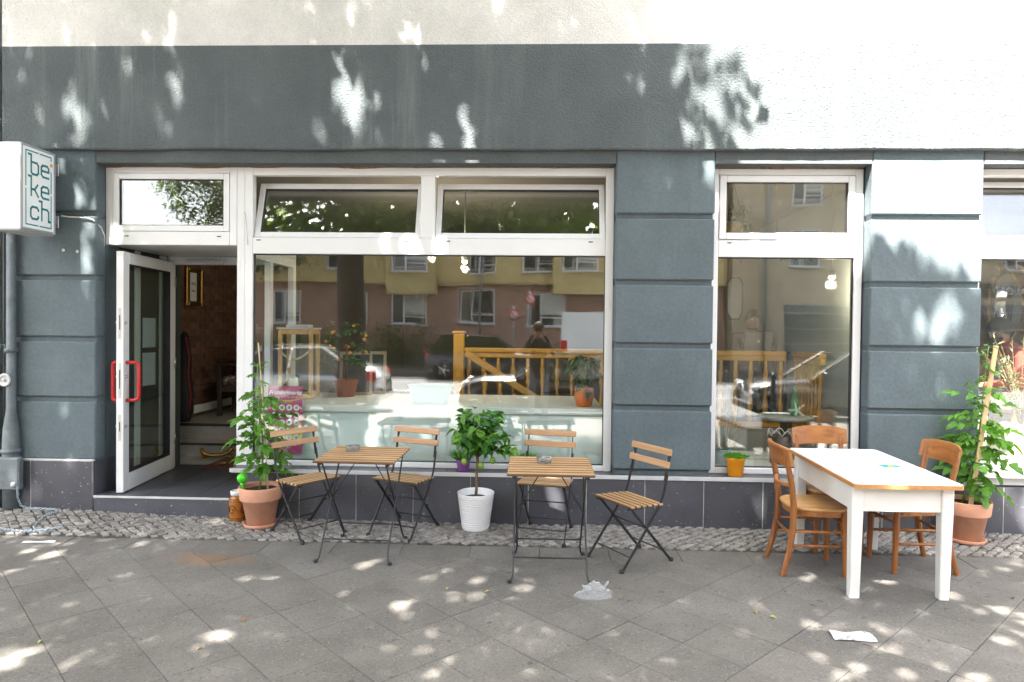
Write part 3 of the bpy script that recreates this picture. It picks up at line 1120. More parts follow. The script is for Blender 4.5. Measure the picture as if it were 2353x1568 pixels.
def railing(label, loc, rz, length, n, h=.855, newels=(0,), brace=None):
    t = thing('railing', label, 'railing', loc, rz, 'honey wood railings in the cafe')
    MB().box(0, length, -.04, .04, h - .055, h, .01).build('handrail', M_rail_x, t)
    MB().box(0, length, -.025, .025, h - .11, h - .055, .004).build('upper_rail', M_rail_x, t)
    MB().box(0, length, -.03, .03, .0, .05, .004).build('lower_rail', M_rail_x, t)
    bm = baluster_mesh(h - .16, M_rail)
    for k in range(n):
        inst('baluster', bm, t, ((k + .7) * length / n, 0, .05))
    for x in newels:
        MB().box(x - .062, x + .062, -.062, .062, 0, h + .16, .008).box(x - .072, x + .072, -.072, .072, h + .16, h + .19, .006).build('newel_post', M_rail, t)
    return t


railing('honey coloured turned railing behind the wide shop window', (-.91, 2.27, .52), 0, 3.68, 22)
railing('honey coloured railing running towards the tall window on its right side', (2.86, 1.45, .52), math.pi / 2, .75, 8, newels=())
t = thing('stair_handrail', 'slanting honey wood handrail descending behind the wide shop window', 'handrail', (-.82, 2.12, .10))
MB().bar((0, 0, 1.22), (1.35, 0, .37), .05, .075, c=.008).build('rail', M_rail_x, t)
bm = baluster_mesh(.62, M_rail)
for k in range(4):
    inst('baluster', bm, t, (.22 + k * .17, 0, .38 - k * .118))
MB().box(1.27, 1.37, -.05, .05, 0, .45, .006).build('newel_post', M_rail, t)

# lantern with candle
M_pinelight = wood('light lantern pine', (.50, .27, .075), (.62, .37, .13), .5, 2, .05)
t = thing('wooden_lantern', 'tall wooden lantern with rope handle on the window bench', 'lantern', (-2.26, .82, BT), .08)
W = .14
for sx in (-1, 1):
    for sy in (-1, 1):
        MB().box(sx * W - .017, sx * W + .017, sy * W - .017, sy * W + .017, 0, .64, .003).build('post', M_pinelight, t)
for z0 in (0, .60):
    mb = MB()
    for s_ in (-1, 1):
        mb.box(-W + .018, W - .018, s_ * W - .015, s_ * W + .015, z0, z0 + .045, .003)
        mb.box(s_ * W - .015, s_ * W + .015, -W + .018, W - .018, z0, z0 + .045, .003)
    mb.build('frame_rail', M_pinelight, t)
MB().box(-W - .03, W + .03, -W - .03, W + .03, .646, .662, .003).build('lantern_top', M_trim, t)
MB().box(-.1, .1, -.1, .1, .6625, .69, .004).build('vent_cap', M_trim, t)
MB().box(-W, W, -W, W, .002, .02).build('lantern_floor', M_pinelight, t)
rope = [(-.16 + .32 * k / 14, -W - .03 - .03 * math.sin(math.pi * k / 14), .47 - .10 * math.sin(math.pi * k / 14)) for k in range(15)]
MB().tube(rope, .011, 8).build('rope_handle', mat('jute rope', (.45, .33, .2), .9, var=.4, vs=60), t)
M_wax = mat('white candle wax', (.85, .82, .74), .5, var=.02)
t = thing('candle', 'thick white pillar candle standing beside the lantern', 'candle', (-2.20, .48, BT))
MB().lathe([(.0, 0), (.042, 0), (.042, .2), (.036, .212), (.012, .206), (.0, .204)], 20).build('wax', M_wax, t)
MB().tube([(0, 0, .2), (.002, 0, .225)], .0015, 5).build('wick', M_gasket, t)

# light blue tub
t = thing('tub', 'pale blue oval metal tub on the window bench', 'tub', (-.955, .45, BT))
vs, fs = [], []
for k, (sx, sy, z) in enumerate(((.155, .085, 0), (.17, .10, .06), (.185, .112, .12), (.20, .122, .165), (.208, .128, .17), (.196, .118, .165), (.15, .08, .012))):
    for i in range(28):
        a = 2 * math.pi * i / 28
        vs.append((sx * math.copysign(abs(math.cos(a)) ** .75, math.cos(a)), sy * math.copysign(abs(math.sin(a)) ** .75, math.sin(a)), z))
for k in range(6):
    for i in range(28):
        j = (i + 1) % 28
        fs.append((k * 28 + i, k * 28 + j, (k + 1) * 28 + j, (k + 1) * 28 + i))
fs.append(tuple(range(27, -1, -1)))
fs.append(tuple(6 * 28 + i for i in range(28)))
M_aqua = mat('pale blue enamel', (.42, .63, .66), .4, var=.04)
MB().add(vs, fs, True).build('tub_body', M_aqua, t)
for s_ in (-1, 1):
    MB().tube([(s_ * .195, -.04, .13), (s_ * .215, -.03, .11), (s_ * .22, 0, .1), (s_ * .215, .03, .11), (s_ * .195, .04, .13)], .004, 6).build('grip', M_aqua, t)

# leaning slate boards
M_slate = mat('black chalk board', (.012, .012, .013), .35, var=.2)
for k, (x, y, rz, lab) in enumerate(((-1.80, 1.12, .25, 'framed black board leaning on the window bench, the front one'), (-1.70, 1.27, .15, 'framed black board leaning behind the front board'))):
    t = thing('chalk_board', lab, 'board', (x, y, BT), rz)
    mm = RX(-.28)
    mb = MB()
    for a in ((-.16, -.13, 0, .44), (.13, .16, 0, .44)):
        mb.box(a[0], a[1], -.012, .012, a[2], a[3], .002, mm)
    mb.box(-.13, .13, -.011, .011, .41, .44, .002, mm).box(-.13, .13, -.011, .011, 0, .03, .002, mm)
    mb.build('board_frame', wood('pale board frame %d' % k, (.3, .22, .14), (.4, .3, .2), .6, 2), t)
    MB().box(-.13, .13, -.004, .004, .03, .41, 0, mm).build('board_face', M_slate, t)

# poster behind the pane
M_pink = mat('magenta print', (.50, .045, .22), .55, var=.04, vs=3)
M_pink_o = mat('orange print', (.62, .25, .16), .55, var=.05)
M_yellow = mat('yellow print', (.75, .62, .05), .55, var=.05)
M_inkwhite = mat('white print', (.85, .85, .85), .55, var=.01)
M_inkorange = mat('amber print', (.8, .42, .05), .55, var=.02)


def text_mesh(body, size, m, shear=0.0, align='LEFT', ext=0.0, bold=0.0):
    cu = bpy.data.curves.new('text', 'FONT')
    cu.body = body
    cu.size = size
    cu.shear = shear
    cu.align_x = align
    cu.extrude = ext
    cu.offset = bold
    cu.resolution_u = 3
    o = bpy.data.objects.new('text', cu)
    COL.objects.link(o)
    dg = bpy.context.evaluated_depsgraph_get()
    me = bpy.data.meshes.new_from_object(o.evaluated_get(dg))
    me.name = 'lettering'
    bpy.data.objects.remove(o)
    me.materials.clear()
    me.materials.append(m)
    return me


def quad_xz(mb, x0, x1, z0, z1, y):
    mb.add([(x0, y, z0), (x1, y, z0), (x1, y, z1), (x0, y, z1)], [(0, 1, 2, 3)])


PW, PH = .30, .585
t = thing('poster', 'magenta market poster with white lettering behind the shop window', 'poster', (-2.322, .205, .497))
MB().box(0, PW, 0, .003, 0, PH).build('sheet', M_pink, t)
mb = MB(); quad_xz(mb, 0.001, PW - .001, .2, .29, -.0006); mb.build('print_band', M_pink_o, t)
mb = MB(); quad_xz(mb, 0.001, PW - .001, .125, .2, -.0008); mb.build('print_band', M_yellow, t)
mb = MB()
for k in range(14):
    a, b = k / 14, (k + 1) / 14
    za, zb = PH - .135 + .03 * (2 * a - 1) ** 2, PH - .135 + .03 * (2 * b - 1) ** 2
    mb.add([(PW * a + .0005, -.001, za), (PW * b + .0005, -.001, zb), (PW * b + .0005, -.001, zb + .013), (PW * a + .0005, -.001, za + .013)], [(0, 1, 2, 3)])
mb.build('swoosh', M_inkorange, t)
inst('lettering', text_mesh('Frühlingmarkt', .050, M_inkwhite, .3, 'CENTER', 0, .0012), t, (PW / 2, -.0014, PH - .072), (math.pi / 2, 0, 0))
inst('lettering', text_mesh('Sonntag, 2017, 12 - 19 Uhr', .021, M_inkwhite, 0, 'CENTER'), t, (PW / 2, -.0014, PH - .102), (math.pi / 2, 0, 0))
mb = MB()
for k, (x0, x1, z0, h) in enumerate(((.145, .255, .086, .007), (.145, .25, .071, .007), (.145, .205, .056, .007), (.03, .115, .082, .015))):
    quad_xz(mb, x0, x1, z0, z0 + h, -.0014)
mb.build('small_print', mat('faint small print', (.72, .45, .56), .6, var=.5, vs=260), t)
dcol = [(.6, .3, .2), (.25, .3, .1), (.35, .2, .16), (.4, .42, .08), (.6, .5, .4), (.8, .82, .85), (.75, .85, .9), (.4, .28, .2), (.6, .7, .75), (.5, .6, .75), (.1, .3, .6), (.2, .4, .7), (.5, .55, .55), (.3, .35, .3), (.55, .6, .65), (.5, .5, .5), (.4, .45, .4), (.3, .33, .36), (.5, .52, .35), (.35, .4, .45)]
for r in range(5):
    for c in range(4):
        cx, cz = .06 + c * .063, PH - .185 - r * .064
        vs = [(cx + .026 * math.cos(a), -.0012, cz + .026 * math.sin(a)) for a in [2 * math.pi * i / 18 for i in range(18)]]
        MB().add(vs, [tuple(range(18))]).build('print_disc', M_inkwhite, t)
        vs = [(cx + .015 * (1 + .25 * R.uniform(-1, 1)) * math.cos(a), -.0016, cz + .015 * (1 + .25 * R.uniform(-1, 1)) * math.sin(a)) for a in [2 * math.pi * i / 9 for i in range(9)]]
        k = r * 4 + c
        MB().add(vs, [tuple(range(9))]).build('print_motif', mat('print tone %d' % k, dcol[k], .6, var=.4, vs=90), t)

# picture on the brick wall, wall bench chair, mat, guitar bag, gilt foot
M_gilt = mat('old gilding', (.26, .155, .04), .35, .9, var=.35, vs=60, bump=.004, bs=60)
M_darkwood = wood('dark stained oak', (.028, .017, .011), (.05, .03, .018), .45, 2, .1)
t = thing('framed_notice', 'gilt framed paper notice hanging on the brick wall inside the door', 'picture', (-4.185, 2.42, 1.83))
mb = MB()
for y0, y1, z0, z1 in ((0, .05, 0, .46), (.36, .41, 0, .46), (.05, .36, .41, .46), (.05, .36, 0, .05)):
    mb.box(0, .03, y0, y1, z0, z1, .01)
mb.build('gilt_frame', M_gilt, t)
MB().box(.001, .006, .05, .36, .05, .41).build('backing', M_darkwood, t)
M_paper = mat('white paper', (.75, .75, .74), .7, var=.02)
MB().box(.0065, .0085, .11, .27, .06, .40).build('paper', M_paper, t)
inst('lettering', text_mesh('Wi-Fi', .05, M_gasket, 0, 'CENTER', 0, .001), t, (.0092, .19, .25), (math.pi / 2, 0, math.pi / 2))
MB().box(.0086, .0092, .145, .235, .175, .187).build('pen_stroke', M_gasket, t)

t = thing('armchair', 'dark wooden armchair with flowered seat cushion beside the brick wall', 'chair', (-3.72, 3.1, .476), -math.pi / 2 + .1)
for sx in (-1, 1):
    for sy in (-1, 1):
        MB().box(sx * .27 - .025, sx * .27 + .025, sy * .25 - .025, sy * .25 + .025, 0, .62 if sy < 0 else .95, .005).build('leg', M_darkwood, t)
    MB().box(sx * .27 - .035, sx * .27 + .035, -.31, .27, .62, .66, .012).build('armrest', M_darkwood, t)
MB().box(-.26, .26, .225, .25, .62, .93, .008).build('backrest', M_darkwood, t)
MB().box(-.27, .27, -.26, .25, .30, .38, .006).build('seat_frame', M_darkwood, t)
m_, nt_, out_ = nodes('flowered cloth')
b_ = N(nt_, 'ShaderNodeBsdfPrincipled')
b_.inputs['Roughness'].default_value = .9
vo = nt_.nodes.new('ShaderNodeTexVoronoi')
vo.inputs['Scale'].default_value = 18
L(nt_, N(nt_, 'ShaderNodeTexCoord').outputs['Object'], vo.inputs[0])
L(nt_, mixc(nt_, ramp(nt_, vo.outputs['Distance'], .2, .5), (.5, .35, .28), (.12, .1, .09)), b_.inputs['Base Color'])
L(nt_, b_.outputs[0], out_.inputs[0])
MB().box(-.25, .25, -.26, .21, .38, .49, .04).build('cushion', m_, t)

t = thing('doormat', 'rust brown coir mat lying inside the entrance', 'doormat', (-2.93, 1.42, .1645))
MB().box(-.42, .40, -.27, .27, 0, .018, .006).build('mat_body', mat('rust coir', (.12, .045, .022), .95, var=.4, vs=40, bump=.008, bs=160), t)
t = thing('gilt_ornament', 'gilded clawed ornament standing on the lobby floor', 'ornament', (-3.46, 1.70, .164), .3)
MB().tube([(-.16, 0, .12), (-.13, 0, .05), (-.05, 0, .03), (.05, 0, .035), (.12, 0, .06), (.15, 0, .10), (.18, 0, .07)], [.02, .03, .022, .02, .028, .03, .012], 8).build('ornament_arm', M_gilt, t)
for x in (-.12, .02, .16):
    MB().ball((x, 0, .02), .02).build('claw_foot', M_gilt, t)
t = thing('guitar_bag', 'black padded bag with red piping leaning on the brick wall', 'bag', (-4.12, 2.27, .478), .2)
MB().tube([(0, 0, 0), (0, 0, .1), (0, 0, .35), (0, .02, .55), (0, .03, .7), (0, .04, 1.0), (0, .04, 1.04)], [.07, .11, .115, .08, .085, .045, .02], 14).build('bag_body', mat('black nylon', (.012, .012, .014), .75, var=.3), t)
MB().tube([(.07, -.06, .05), (.1, -.07, .3), (.06, -.05, .55), (.07, -.04, .75), (.03, -.02, .98)], .006, 6).build('piping', M_red, t)

# mirror, table, planter and pots of the right-hand room
t = thing('wall_mirror', 'narrow eight-sided mirror with dark frame on the room wall', 'mirror', (2.66, 4.0, 2.03))
oct_ = [(-.09, -.17), (-.05, -.26), (.05, -.26), (.09, -.17), (.09, .21), (.05, .28), (-.05, .28), (-.09, .21)]
MB().prism([(p[0] * 1.25, p[1] * 1.09) for p in oct_], .03, RX(math.pi / 2)).build('mirror_frame', M_darkwood, t)
MB().prism([(p[0], p[1]) for p in oct_], .004, T(0, -.031, 0) @ RX(math.pi / 2)).build('mirror_glass', mat('mirror silver', (.8, .8, .8), .03, 1.0, var=0, rvar=0), t)
B(1.9, 2.99, 4.02, 4.1, .52, 3.0, 0, 'partition_wall', M_room)
M_bluegrey = mat('green painted iron', (.02, .06, .045), .4, var=.1)
t = thing('round_table', 'small round grey table with green iron foot behind the tall window', 'table', (2.31, .95, .10))
MB().lathe([(0, .675), (.25, .675), (.26, .685), (.26, .70), (.25, .707), (0, .707)], 40).build('tabletop', mat('grey table top', (.32, .36, .36), .25, var=.05), t)
MB().lathe([(.0, 0), (.2, 0), (.2, .02), (.05, .05), (.035, .1), (.035, .63), (.09, .67), (0, .674)], 20).build('pedestal', M_bluegrey, t)
t = thing('black_planter', 'black tin planter with white scalloped rim behind the tall window', 'planter', (2.095, .40, .46))
MB().lathe([(0, 0), (.085, 0), (.1, .24), (.093, .24), (.08, .01), (0, .01)], 28).build('planter_body', mat('black tin', (.014, .014, .015), .35, var=.1), t)
for k in range(7):
    a0 = 2 * math.pi * k / 7
    pts = [(.105 * math.cos(a0 + 2 * math.pi / 7 * s / 6), .105 * math.sin(a0 + 2 * math.pi / 7 * s / 6), .24 + .05 * math.sin(math.pi * s / 6)) for s in range(7)]
    MB().tube(pts, .003, 6).build('scallop', M_inkwhite, t)
t = thing('white_box', 'low white box on the floor behind the tall window', 'box', (1.86, .75, .10))
MB().box(-.3, .3, -.1, .25, 0, .36, .006).build('box_body', M_ledge, t)

# lit ceiling spots
m_, nt_, out_ = nodes('lit lamp glass')
e_ = N(nt_, 'ShaderNodeEmission')
e_.inputs[0].default_value = (1, .85, .6, 1)
e_.inputs[1].default_value = 6
L(nt_, e_.outputs[0], out_.inputs[0])
for x, y, z, lab in ((-1.117, 1.5, 2.345, 'small lit ceiling spot seen through the wide window, the higher one'), (-.774, 1.5, 2.24, 'small lit ceiling spot seen through the wide window, the lower one'), (2.75, 1.0, 2.07, 'small lit spot hanging near the right edge of the tall window')):
    t = thing('ceiling_spot', lab, 'lamp', (x, y, z), 0, 'lit ceiling spots')
    MB().lathe([(.03, .03), (.035, .1), (0, .1)], 14).build('lamp_housing', M_trim, t)
    MB().ball((0, 0, .03), .014, 10, 8).build('bulb', m_, t)
    MB().tube([(0, 0, .1), (0, 0, 3.0 - z)], .008, 6).build('stem', M_trim, t)
    ld = bpy.data.lights.new('spot_light', 'POINT')
    ld.energy = 1.8
    ld.color = (1, .82, .58)
    ld.shadow_soft_size = .04
    lo = bpy.data.objects.new('spot_light', ld)
    COL.objects.link(lo)
    lo.parent = t
    lo.location = (0, 0, -.03)


# ------------------------------------------------------------------ projecting sign
M_signwhite = mat('white sign face', (.82, .84, .85), .35, var=.01)
M_signgrey = mat('grey sign edge', (.3, .31, .32), .45, var=.05)
M_teal = mat('teal lettering', (.012, .22, .24), .5, var=.02)
M_orange = mat('orange dot', (.8, .36, .04), .5, var=.02)
sg = thing('projecting_sign', 'white box sign with teal lettering projecting from the wall above the door', 'sign', (-3.99, -.47, 2.325))
SW, SH = .385, .665            # along the outward direction (local y), height
MB().box(-.24, -.012, 0, SW, 0, SH, .004).build('sign_box', M_signwhite, sg)
mb = MB()
mb.box(-.012, 0, 0, .018, 0, SH, .002).box(-.012, 0, SW - .018, SW, 0, SH, .002)
mb.box(-.0118, -.0002, .0182, SW - .0182, 0, .018, .002).box(-.0118, -.0002, .0182, SW - .0182, SH - .018, SH, .002)
mb.build('edge_frame', M_signgrey, sg)
MB().box(-.0119, -.004, .0183, SW - .0183, .0183, SH - .0183).build('sign_face', M_signwhite, sg)
MB().box(-.24, -.013, .002, SW - .002, -.012, -.0005, .002).build('bottom_plate', M_signgrey, sg)


def ribbon(mb, pts, w, x):
    """stroke of width w in the plane x = const; pts = (y, z)"""
    for k in range(len(pts) - 1):
        a, b = Vector((0, *pts[k])), Vector((0, *pts[k + 1]))
        d = (b - a).normalized()
        n = Vector((0, -d.z, d.y)) * (w / 2)
        e = d * (w * .35)
        mb.add([(x, *(a - e + n).yz), (x, *(a - e - n).yz), (x, *(b + e - n).yz), (x, *(b + e + n).yz)], [(0, 1, 2, 3)])


glyph = {
    'b': [[(-.12, 1), (.12, 1), (.12, .1), (.22, 0), (.62, 0), (.75, .12), (.75, .5), (.62, .62), (.12, .62)]],
    'e': [[(.08, .32), (.75, .32), (.75, .5), (.62, .62), (.22, .62), (.08, .5), (.08, .12), (.22, 0), (.75, 0)]],
    'k': [[(-.12, 1), (.12, 1), (.12, 0)], [(.12, .34), (.42, .34), (.7, .62)], [(.42, .34), (.75, 0)]],
    'c': [[(.75, .46), (.75, .52), (.62, .62), (.22, .62), (.08, .5), (.08, .12), (.22, 0), (.62, 0), (.75, .1), (.75, .16)]],
    'h': [[(-.12, 1), (.12, 1), (.12, 0)], [(.12, .62), (.6, .62), (.75, .5), (.75, 0), (.92, 0)]],
}
for row, (word, z0) in enumerate((('be', .445), ('ke', .275), ('ch', .095))):
    for k, ch in enumerate(word):
        mb = MB()
        for st in glyph[ch]:
            ribbon(mb, [(.095 + k * .118 + p[0] * .125, z0 + p[1] * .15) for p in st], .0175, -.0032)
        mb.build('letter', M_teal, sg)
mb = MB()
y0, y1, z0, z1 = .052, .335, .045, .62
for seg in ([(y0, z0), (y0, .32)], [(y0, .345), (y0, z1), (.185, z1)], [(.205, z1), (y1, z1), (y1, .592)], [(y1, .5), (y1, .33)], [(y1, .305), (y1, z0), (.205, z0)], [(.185, z0), (y0, z0)]):
    ribbon(mb, seg, .0105, -.0030)
mb.build('border', M_teal, sg)
vs = [(-.0028, .338 + .015 * math.cos(a), .558 + .015 * math.sin(a)) for a in [2 * math.pi * i / 20 for i in range(20)]]
MB().add(vs, [tuple(range(20))]).build('dot', M_orange, sg)
for z in (.10, .53):
    MB().box(-.10, -.06, SW, .47, z, z + .04, .003).build('bracket', M_lock, sg)
    MB().box(-.13, -.03, .462, .472, z - .03, z + .07, .002).build('bracket_plate', M_lock, sg)

t = thing('sign_cable', 'thin white cable running from the sign to the fanlight frame', 'cable', (-3.97, 0, 2.47))
MB().tube([(0, -.05, .02), (.05, -.02, .015), (.2, -.014, .01), (.245, -.012, -.005), (.27, .06, -.06), (.265, .115, -.12), (.262, .12, -.21)], .006, 6).build('cable_run', mat('grey white cable', (.55, .54, .5), .5), t)

t = thing('loose_wire', 'thin grey wire hanging from a hole in the frame between door and shop window', 'wire', (-2.50, .125, 2.40))
MB().tube([(0, 0, .16), (.012, -.006, .12), (.024, -.008, .02), (.03, -.006, -.08), (.032, -.003, -.12)], .0022, 5).build('wire_run', mat('grey wire', (.3, .3, .28), .5), t)
for x, z, lab in ((-3.86, 2.2, 'white wall plug left of the door, the right one of two'), (-3.98, 2.21, 'white wall plug left of the door, the left one of two')):
    t = thing('wall_plug', lab, 'wall plug', (x, -.004, z), 0, 'wall plugs beside the door')
    MB().lathe([(0, 0), (.013, 0), (.013, .004), (.006, .005), (0, .002)], 12, mat=RX(math.pi / 2)).build('plug_rim', M_trim, t)

# ------------------------------------------------------------------ pipes at the corner
M_zinc = mat('weathered zinc', (.25, .29, .29), .5, .4, var=.3, vs=7, dirt=.4, dirtcol=(.12, .13, .12))
M_iron = mat('grey cast iron', (.13, .15, .16), .6, .2, var=.25, vs=10, dirt=.5, dirtcol=(.07, .07, .065), bump=.002, bs=40)
dp = thing('downpipe', 'tall zinc rainwater pipe at the corner of the house', 'pipe', (-4.565, -.02, .05))
MB().tube([(0, 0, 0), (0, 0, 7)], .065, 20).build('pipe_run', M_zinc, dp)
for z in (1.32, 3.2, 5.0):
    MB().lathe([(.062, 0), (.072, .005), (.072, .045), (.062, .05)], 20, mat=T(0, 0, z)).build('collar', M_zinc, dp)
vp = thing('iron_pipe', 'slim cast iron pipe widening into a socket beside the grey pilaster', 'pipe', (-4.395, -.05, .05))
MB().tube([(0, 0, 0), (0, 0, .3), (0, 0, .52), (0, 0, .66), (0, 0, .82), (0, 0, 2.48)], [.062, .062, .066, .060, .037, .034], 18).build('pipe_run', M_iron, vp)
for z, r_ in ((.46, .075), (1.30, .05), (2.3, .048)):
    MB().lathe([(.03, 0), (r_, .004), (r_, .035), (.03, .045)], 18, mat=T(0, 0, z)).build('collar', M_iron, vp)
MB().lathe([(0, 0), (.05, 0), (.056, .006), (.05, .014), (.036, .012), (.033, .006), (0, .006)], 24, mat=T(-.02, -.045, 1.075) @ RX(math.pi / 2)).build('cap_ring', M_trim, vp)
MB().ball((-.02, -.058, 1.075), .014).build('cap_knob', M_trim, vp)
bx = thing('cleanout_box', 'grey iron inspection box with round bolts at the foot of the pipes', 'box', (-4.40, -.11, .215))
MB().box(-.14, .125, -.02, .05, 0, .27, .012).build('box_cover', M_iron, bx)
for x, z in ((-.10, .21), (.085, .05)):
    MB().lathe([(0, 0), (.022, 0), (.022, .01), (.012, .018), (0, .018)], 16, mat=T(x, -.02, z) @ RX(math.pi / 2)).build('bolt', M_trim, bx)
nb = B(-9.0, -4.72, .06, .4, -.2, 14, 0, 'neighbour_wall', plaster('neighbour render', (.45, .45, .42), 50, .006), None)
tag(nb, 'pale rendered wall of the house next door beyond the downpipe', 'building')

# chain on the ground
M_chain = mat('blue grey galvanised steel', (.42, .52, .60), .3, .85, var=.2, vs=60)
ch = thing('chain', 'bright steel chain lying on the cobbles below the downpipe', 'chain', (0, 0, 0))
lp = []
for a in range(12):
    th = 2 * math.pi * a / 12
    lp.append((.0125 * math.copysign(1, math.cos(th)) * (abs(math.cos(th)) ** .8) + 0, .007 * math.sin(th), 0))
lp = [Vector(p) for p in lp]
mb = MB()
mb.tube(lp + [lp[0]], .0024, 5, caps=False)
me_link = mb.mesh('link', M_chain)
path = [(-4.285, -.13, .24), (-4.28, -.13, .16), (-4.26, -.12, .09), (-4.21, -.10, .064), (-4.1, -.085, .06), (-4.0, -.08, .057), (-3.95, -.12, .05), (-3.985, -.24, .035), (-3.96, -.34, .02), (-3.93, -.42, .008), (-3.86, -.50, .0), (-3.80, -.48, .0), (-3.74, -.44, .002), (-3.70, -.42, .004), (-3.73, -.45, .01), (-3.80, -.52, .008), (-3.88, -.55, .004), (-3.92, -.51, .006), (-3.86, -.54, .014), (-3.98, -.53, 0), (-4.16, -.478, 0), (-4.35, -.45, 0), (-4.6, -.44, 0)]
path = [Vector(p) for p in path]
acc, step, kk = 0.0, .0205, 0
for a, b in zip(path[:-1], path[1:]):
    d = b - a
    Ls = d.length
    while acc < Ls:
        p = a + d * (acc / Ls)
        q = d.to_track_quat('X', 'Z').to_matrix().to_4x4() @ RX((math.pi / 2 * .9 if kk % 2 else .1) + .25)
        zg = cob_z(p.x, min(p.y, -.001)) + .012
        o = inst('link', me_link, ch, (p.x, p.y, max(p.z, zg)))
        o.rotation_euler = q.to_euler()
        acc += step
        kk += 1
    acc -= Ls

# ------------------------------------------------------------------ folding bistro furniture
me_slat_cache = {}


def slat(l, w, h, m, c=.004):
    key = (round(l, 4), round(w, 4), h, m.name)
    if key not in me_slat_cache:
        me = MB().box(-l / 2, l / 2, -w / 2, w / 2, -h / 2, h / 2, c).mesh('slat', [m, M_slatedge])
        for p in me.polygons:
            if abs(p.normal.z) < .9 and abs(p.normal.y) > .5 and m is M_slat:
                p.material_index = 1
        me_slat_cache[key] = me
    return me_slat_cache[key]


def bistro_chair(label, loc, rz):
    t = thing('folding_chair', label, 'chair', loc, rz, 'folding bistro chairs', True)
    hw = .185
    zs = .425
    for k in range(6):
        y = -.135 + k * .0505
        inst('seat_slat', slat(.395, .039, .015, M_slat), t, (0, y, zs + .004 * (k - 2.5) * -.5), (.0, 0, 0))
    bar_front = (-.155, .0)
    for s_ in (-1, 1):
        x = s_ * hw
        # front foot - seat rear - back top
        mb = MB()
        pf, ps, pm_, pt_ = (x, -.205, .012), (x, .115, .415), (x, .15, .50), (x, .215, .80)
        mb.bar(pf, ps, .009, .018, (1, 0, 0) if 0 else (0, 1, 1), .001)
        mb.bar(ps, pm_, .009, .018, (0, 1, .5), .001).bar(pm_, (x, .178, .62), .010, .018, (0, 1, .3), .001)
        mb.build('back_leg', M_black_steel, t)
        MB().bar((x - s_ * .008, .165, .57), (x - s_ * .008, .213, .79), .006, .026, (0, 1, .2), .001).build('back_upright', M_black_steel, t)
        xi = s_ * (hw - .018)
        MB().bar((xi, .235, .012), (xi, -.125, .412), .009, .018, (0, 1, 1), .001).build('front_leg', M_black_steel, t)
        MB().bar((xi, -.15, .412), (xi, .125, .414), .02, .012, (0, 0, 1), .001).build('seat_bearer', M_black_steel, t)
        for px, py in ((x, -.215), (xi, .245)):
            MB().lathe([(0, 0), (.014, 0), (.016, .006), (.013, .024), (0, .026)], 10, mat=T(px, py, 0)).build('foot_cap', M_rubber, t)
        MB().lathe([(0, 0), (.006, 0), (.006, .03), (0, .03)], 8, mat=T(xi - (.0 if s_ < 0 else .0), .04, .224) @ RY(s_ * math.pi / 2)).build('pivot', M_black_steel, t)
        for zb, yb in ((.715, .197), (.775, .210)):
            MB().ball((x - s_ * .012, yb - .016, zb), .004, 6, 4).build('rivet', M_lock, t)
    for (ya, za, w_) in ((-.14, .092, hw), (.165, .09, hw - .018), (.005, .268, hw - .018)):
        MB().tube([(-w_, ya, za), (w_, ya, za)], .0048, 6).build('cross_bar', M_black_steel, t)
    for zb, yb in ((.685, .186), (.770, .205)):
        inst('back_slat', slat(.415, .046, .012, M_backslat), t, (0, yb - .010, zb), (math.pi / 2 - .2, 0, 0))
    return t


def bistro_table(label, loc, rz):
    t = thing('folding_table', label, 'table', loc, rz, 'folding bistro tables', True)
    for k in range(8):
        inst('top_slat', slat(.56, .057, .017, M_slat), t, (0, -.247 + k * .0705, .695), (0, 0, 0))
    for x in (-.235, .235):
        MB().bar((x, -.28, .679), (x, .28, .679), .02, .014, c=.001).build('top_bearer', M_black_steel, t)
    for s_ in (-1, 1):
        x, xi = s_ * .235, s_ * .222
        pts = [(x + s_ * .02, -.275, .012), (x + s_ * .006, -.262, .03), (x, -.245, .07), (x, -.01, .37), (x, .22, .675)]
        MB().tube(pts, .0062, 7).build('leg', M_black_steel, t)
        pts = [(xi + s_ * .02, .275, .012), (xi + s_ * .006, .262, .03), (xi, .245, .07), (xi, -.01, .37), (xi, -.24, .675)]
        MB().tube(pts, .0062, 7).build('leg', M_black_steel, t)
        for px, py in ((x + s_ * .022, -.278), (xi + s_ * .022, .278)):
            MB().ball((px, py, .013), .014, 8, 6, (1.2, 1, .9)).build('foot_cap', M_rubber, t)
        MB().ball(((x + xi) / 2, -.01, .37), .011, 8, 6).build('pivot', M_black_steel, t)
        MB().tube([(x - s_ * .006, -.01, .385), (s_ * .045, .04, .675)], .004, 6).build('brace', M_black_steel, t)
    for w_, ya, za in ((.235, -.19, .14), (.222, .19, .14)):
        MB().tube([(-w_, ya, za), (w_, ya, za)], .0055, 7).build('cross_bar', M_black_steel, t)
    return t


def face_rz(dx, dy):
    """rotation so that local -y looks along (dx, dy)"""
    return math.atan2(dx, -dy)


tA = bistro_table('slatted folding table beside the terracotta pot, glass ashtray on its far edge', (-1.245, -.747), -.03)
tB = bistro_table('slatted folding table standing right of the white ribbed pot', (.085, -1.022), .005)
bistro_chair('folding chair turned sideways right beside the terracotta pot', (-1.775, -.37), face_rz(.19, -.155))
bistro_chair('folding chair facing the street between the left table and the lemon tree', (-1.045, -.285), face_rz(-.09, -.235))
bistro_chair('folding chair pushed behind the table next to the white pot', (.062, -.32), face_rz(-.05, -.25))
bistro_chair('folding chair turned towards the left, standing in front of the middle pilaster', (.645, -.805), face_rz(-.23, -.15))

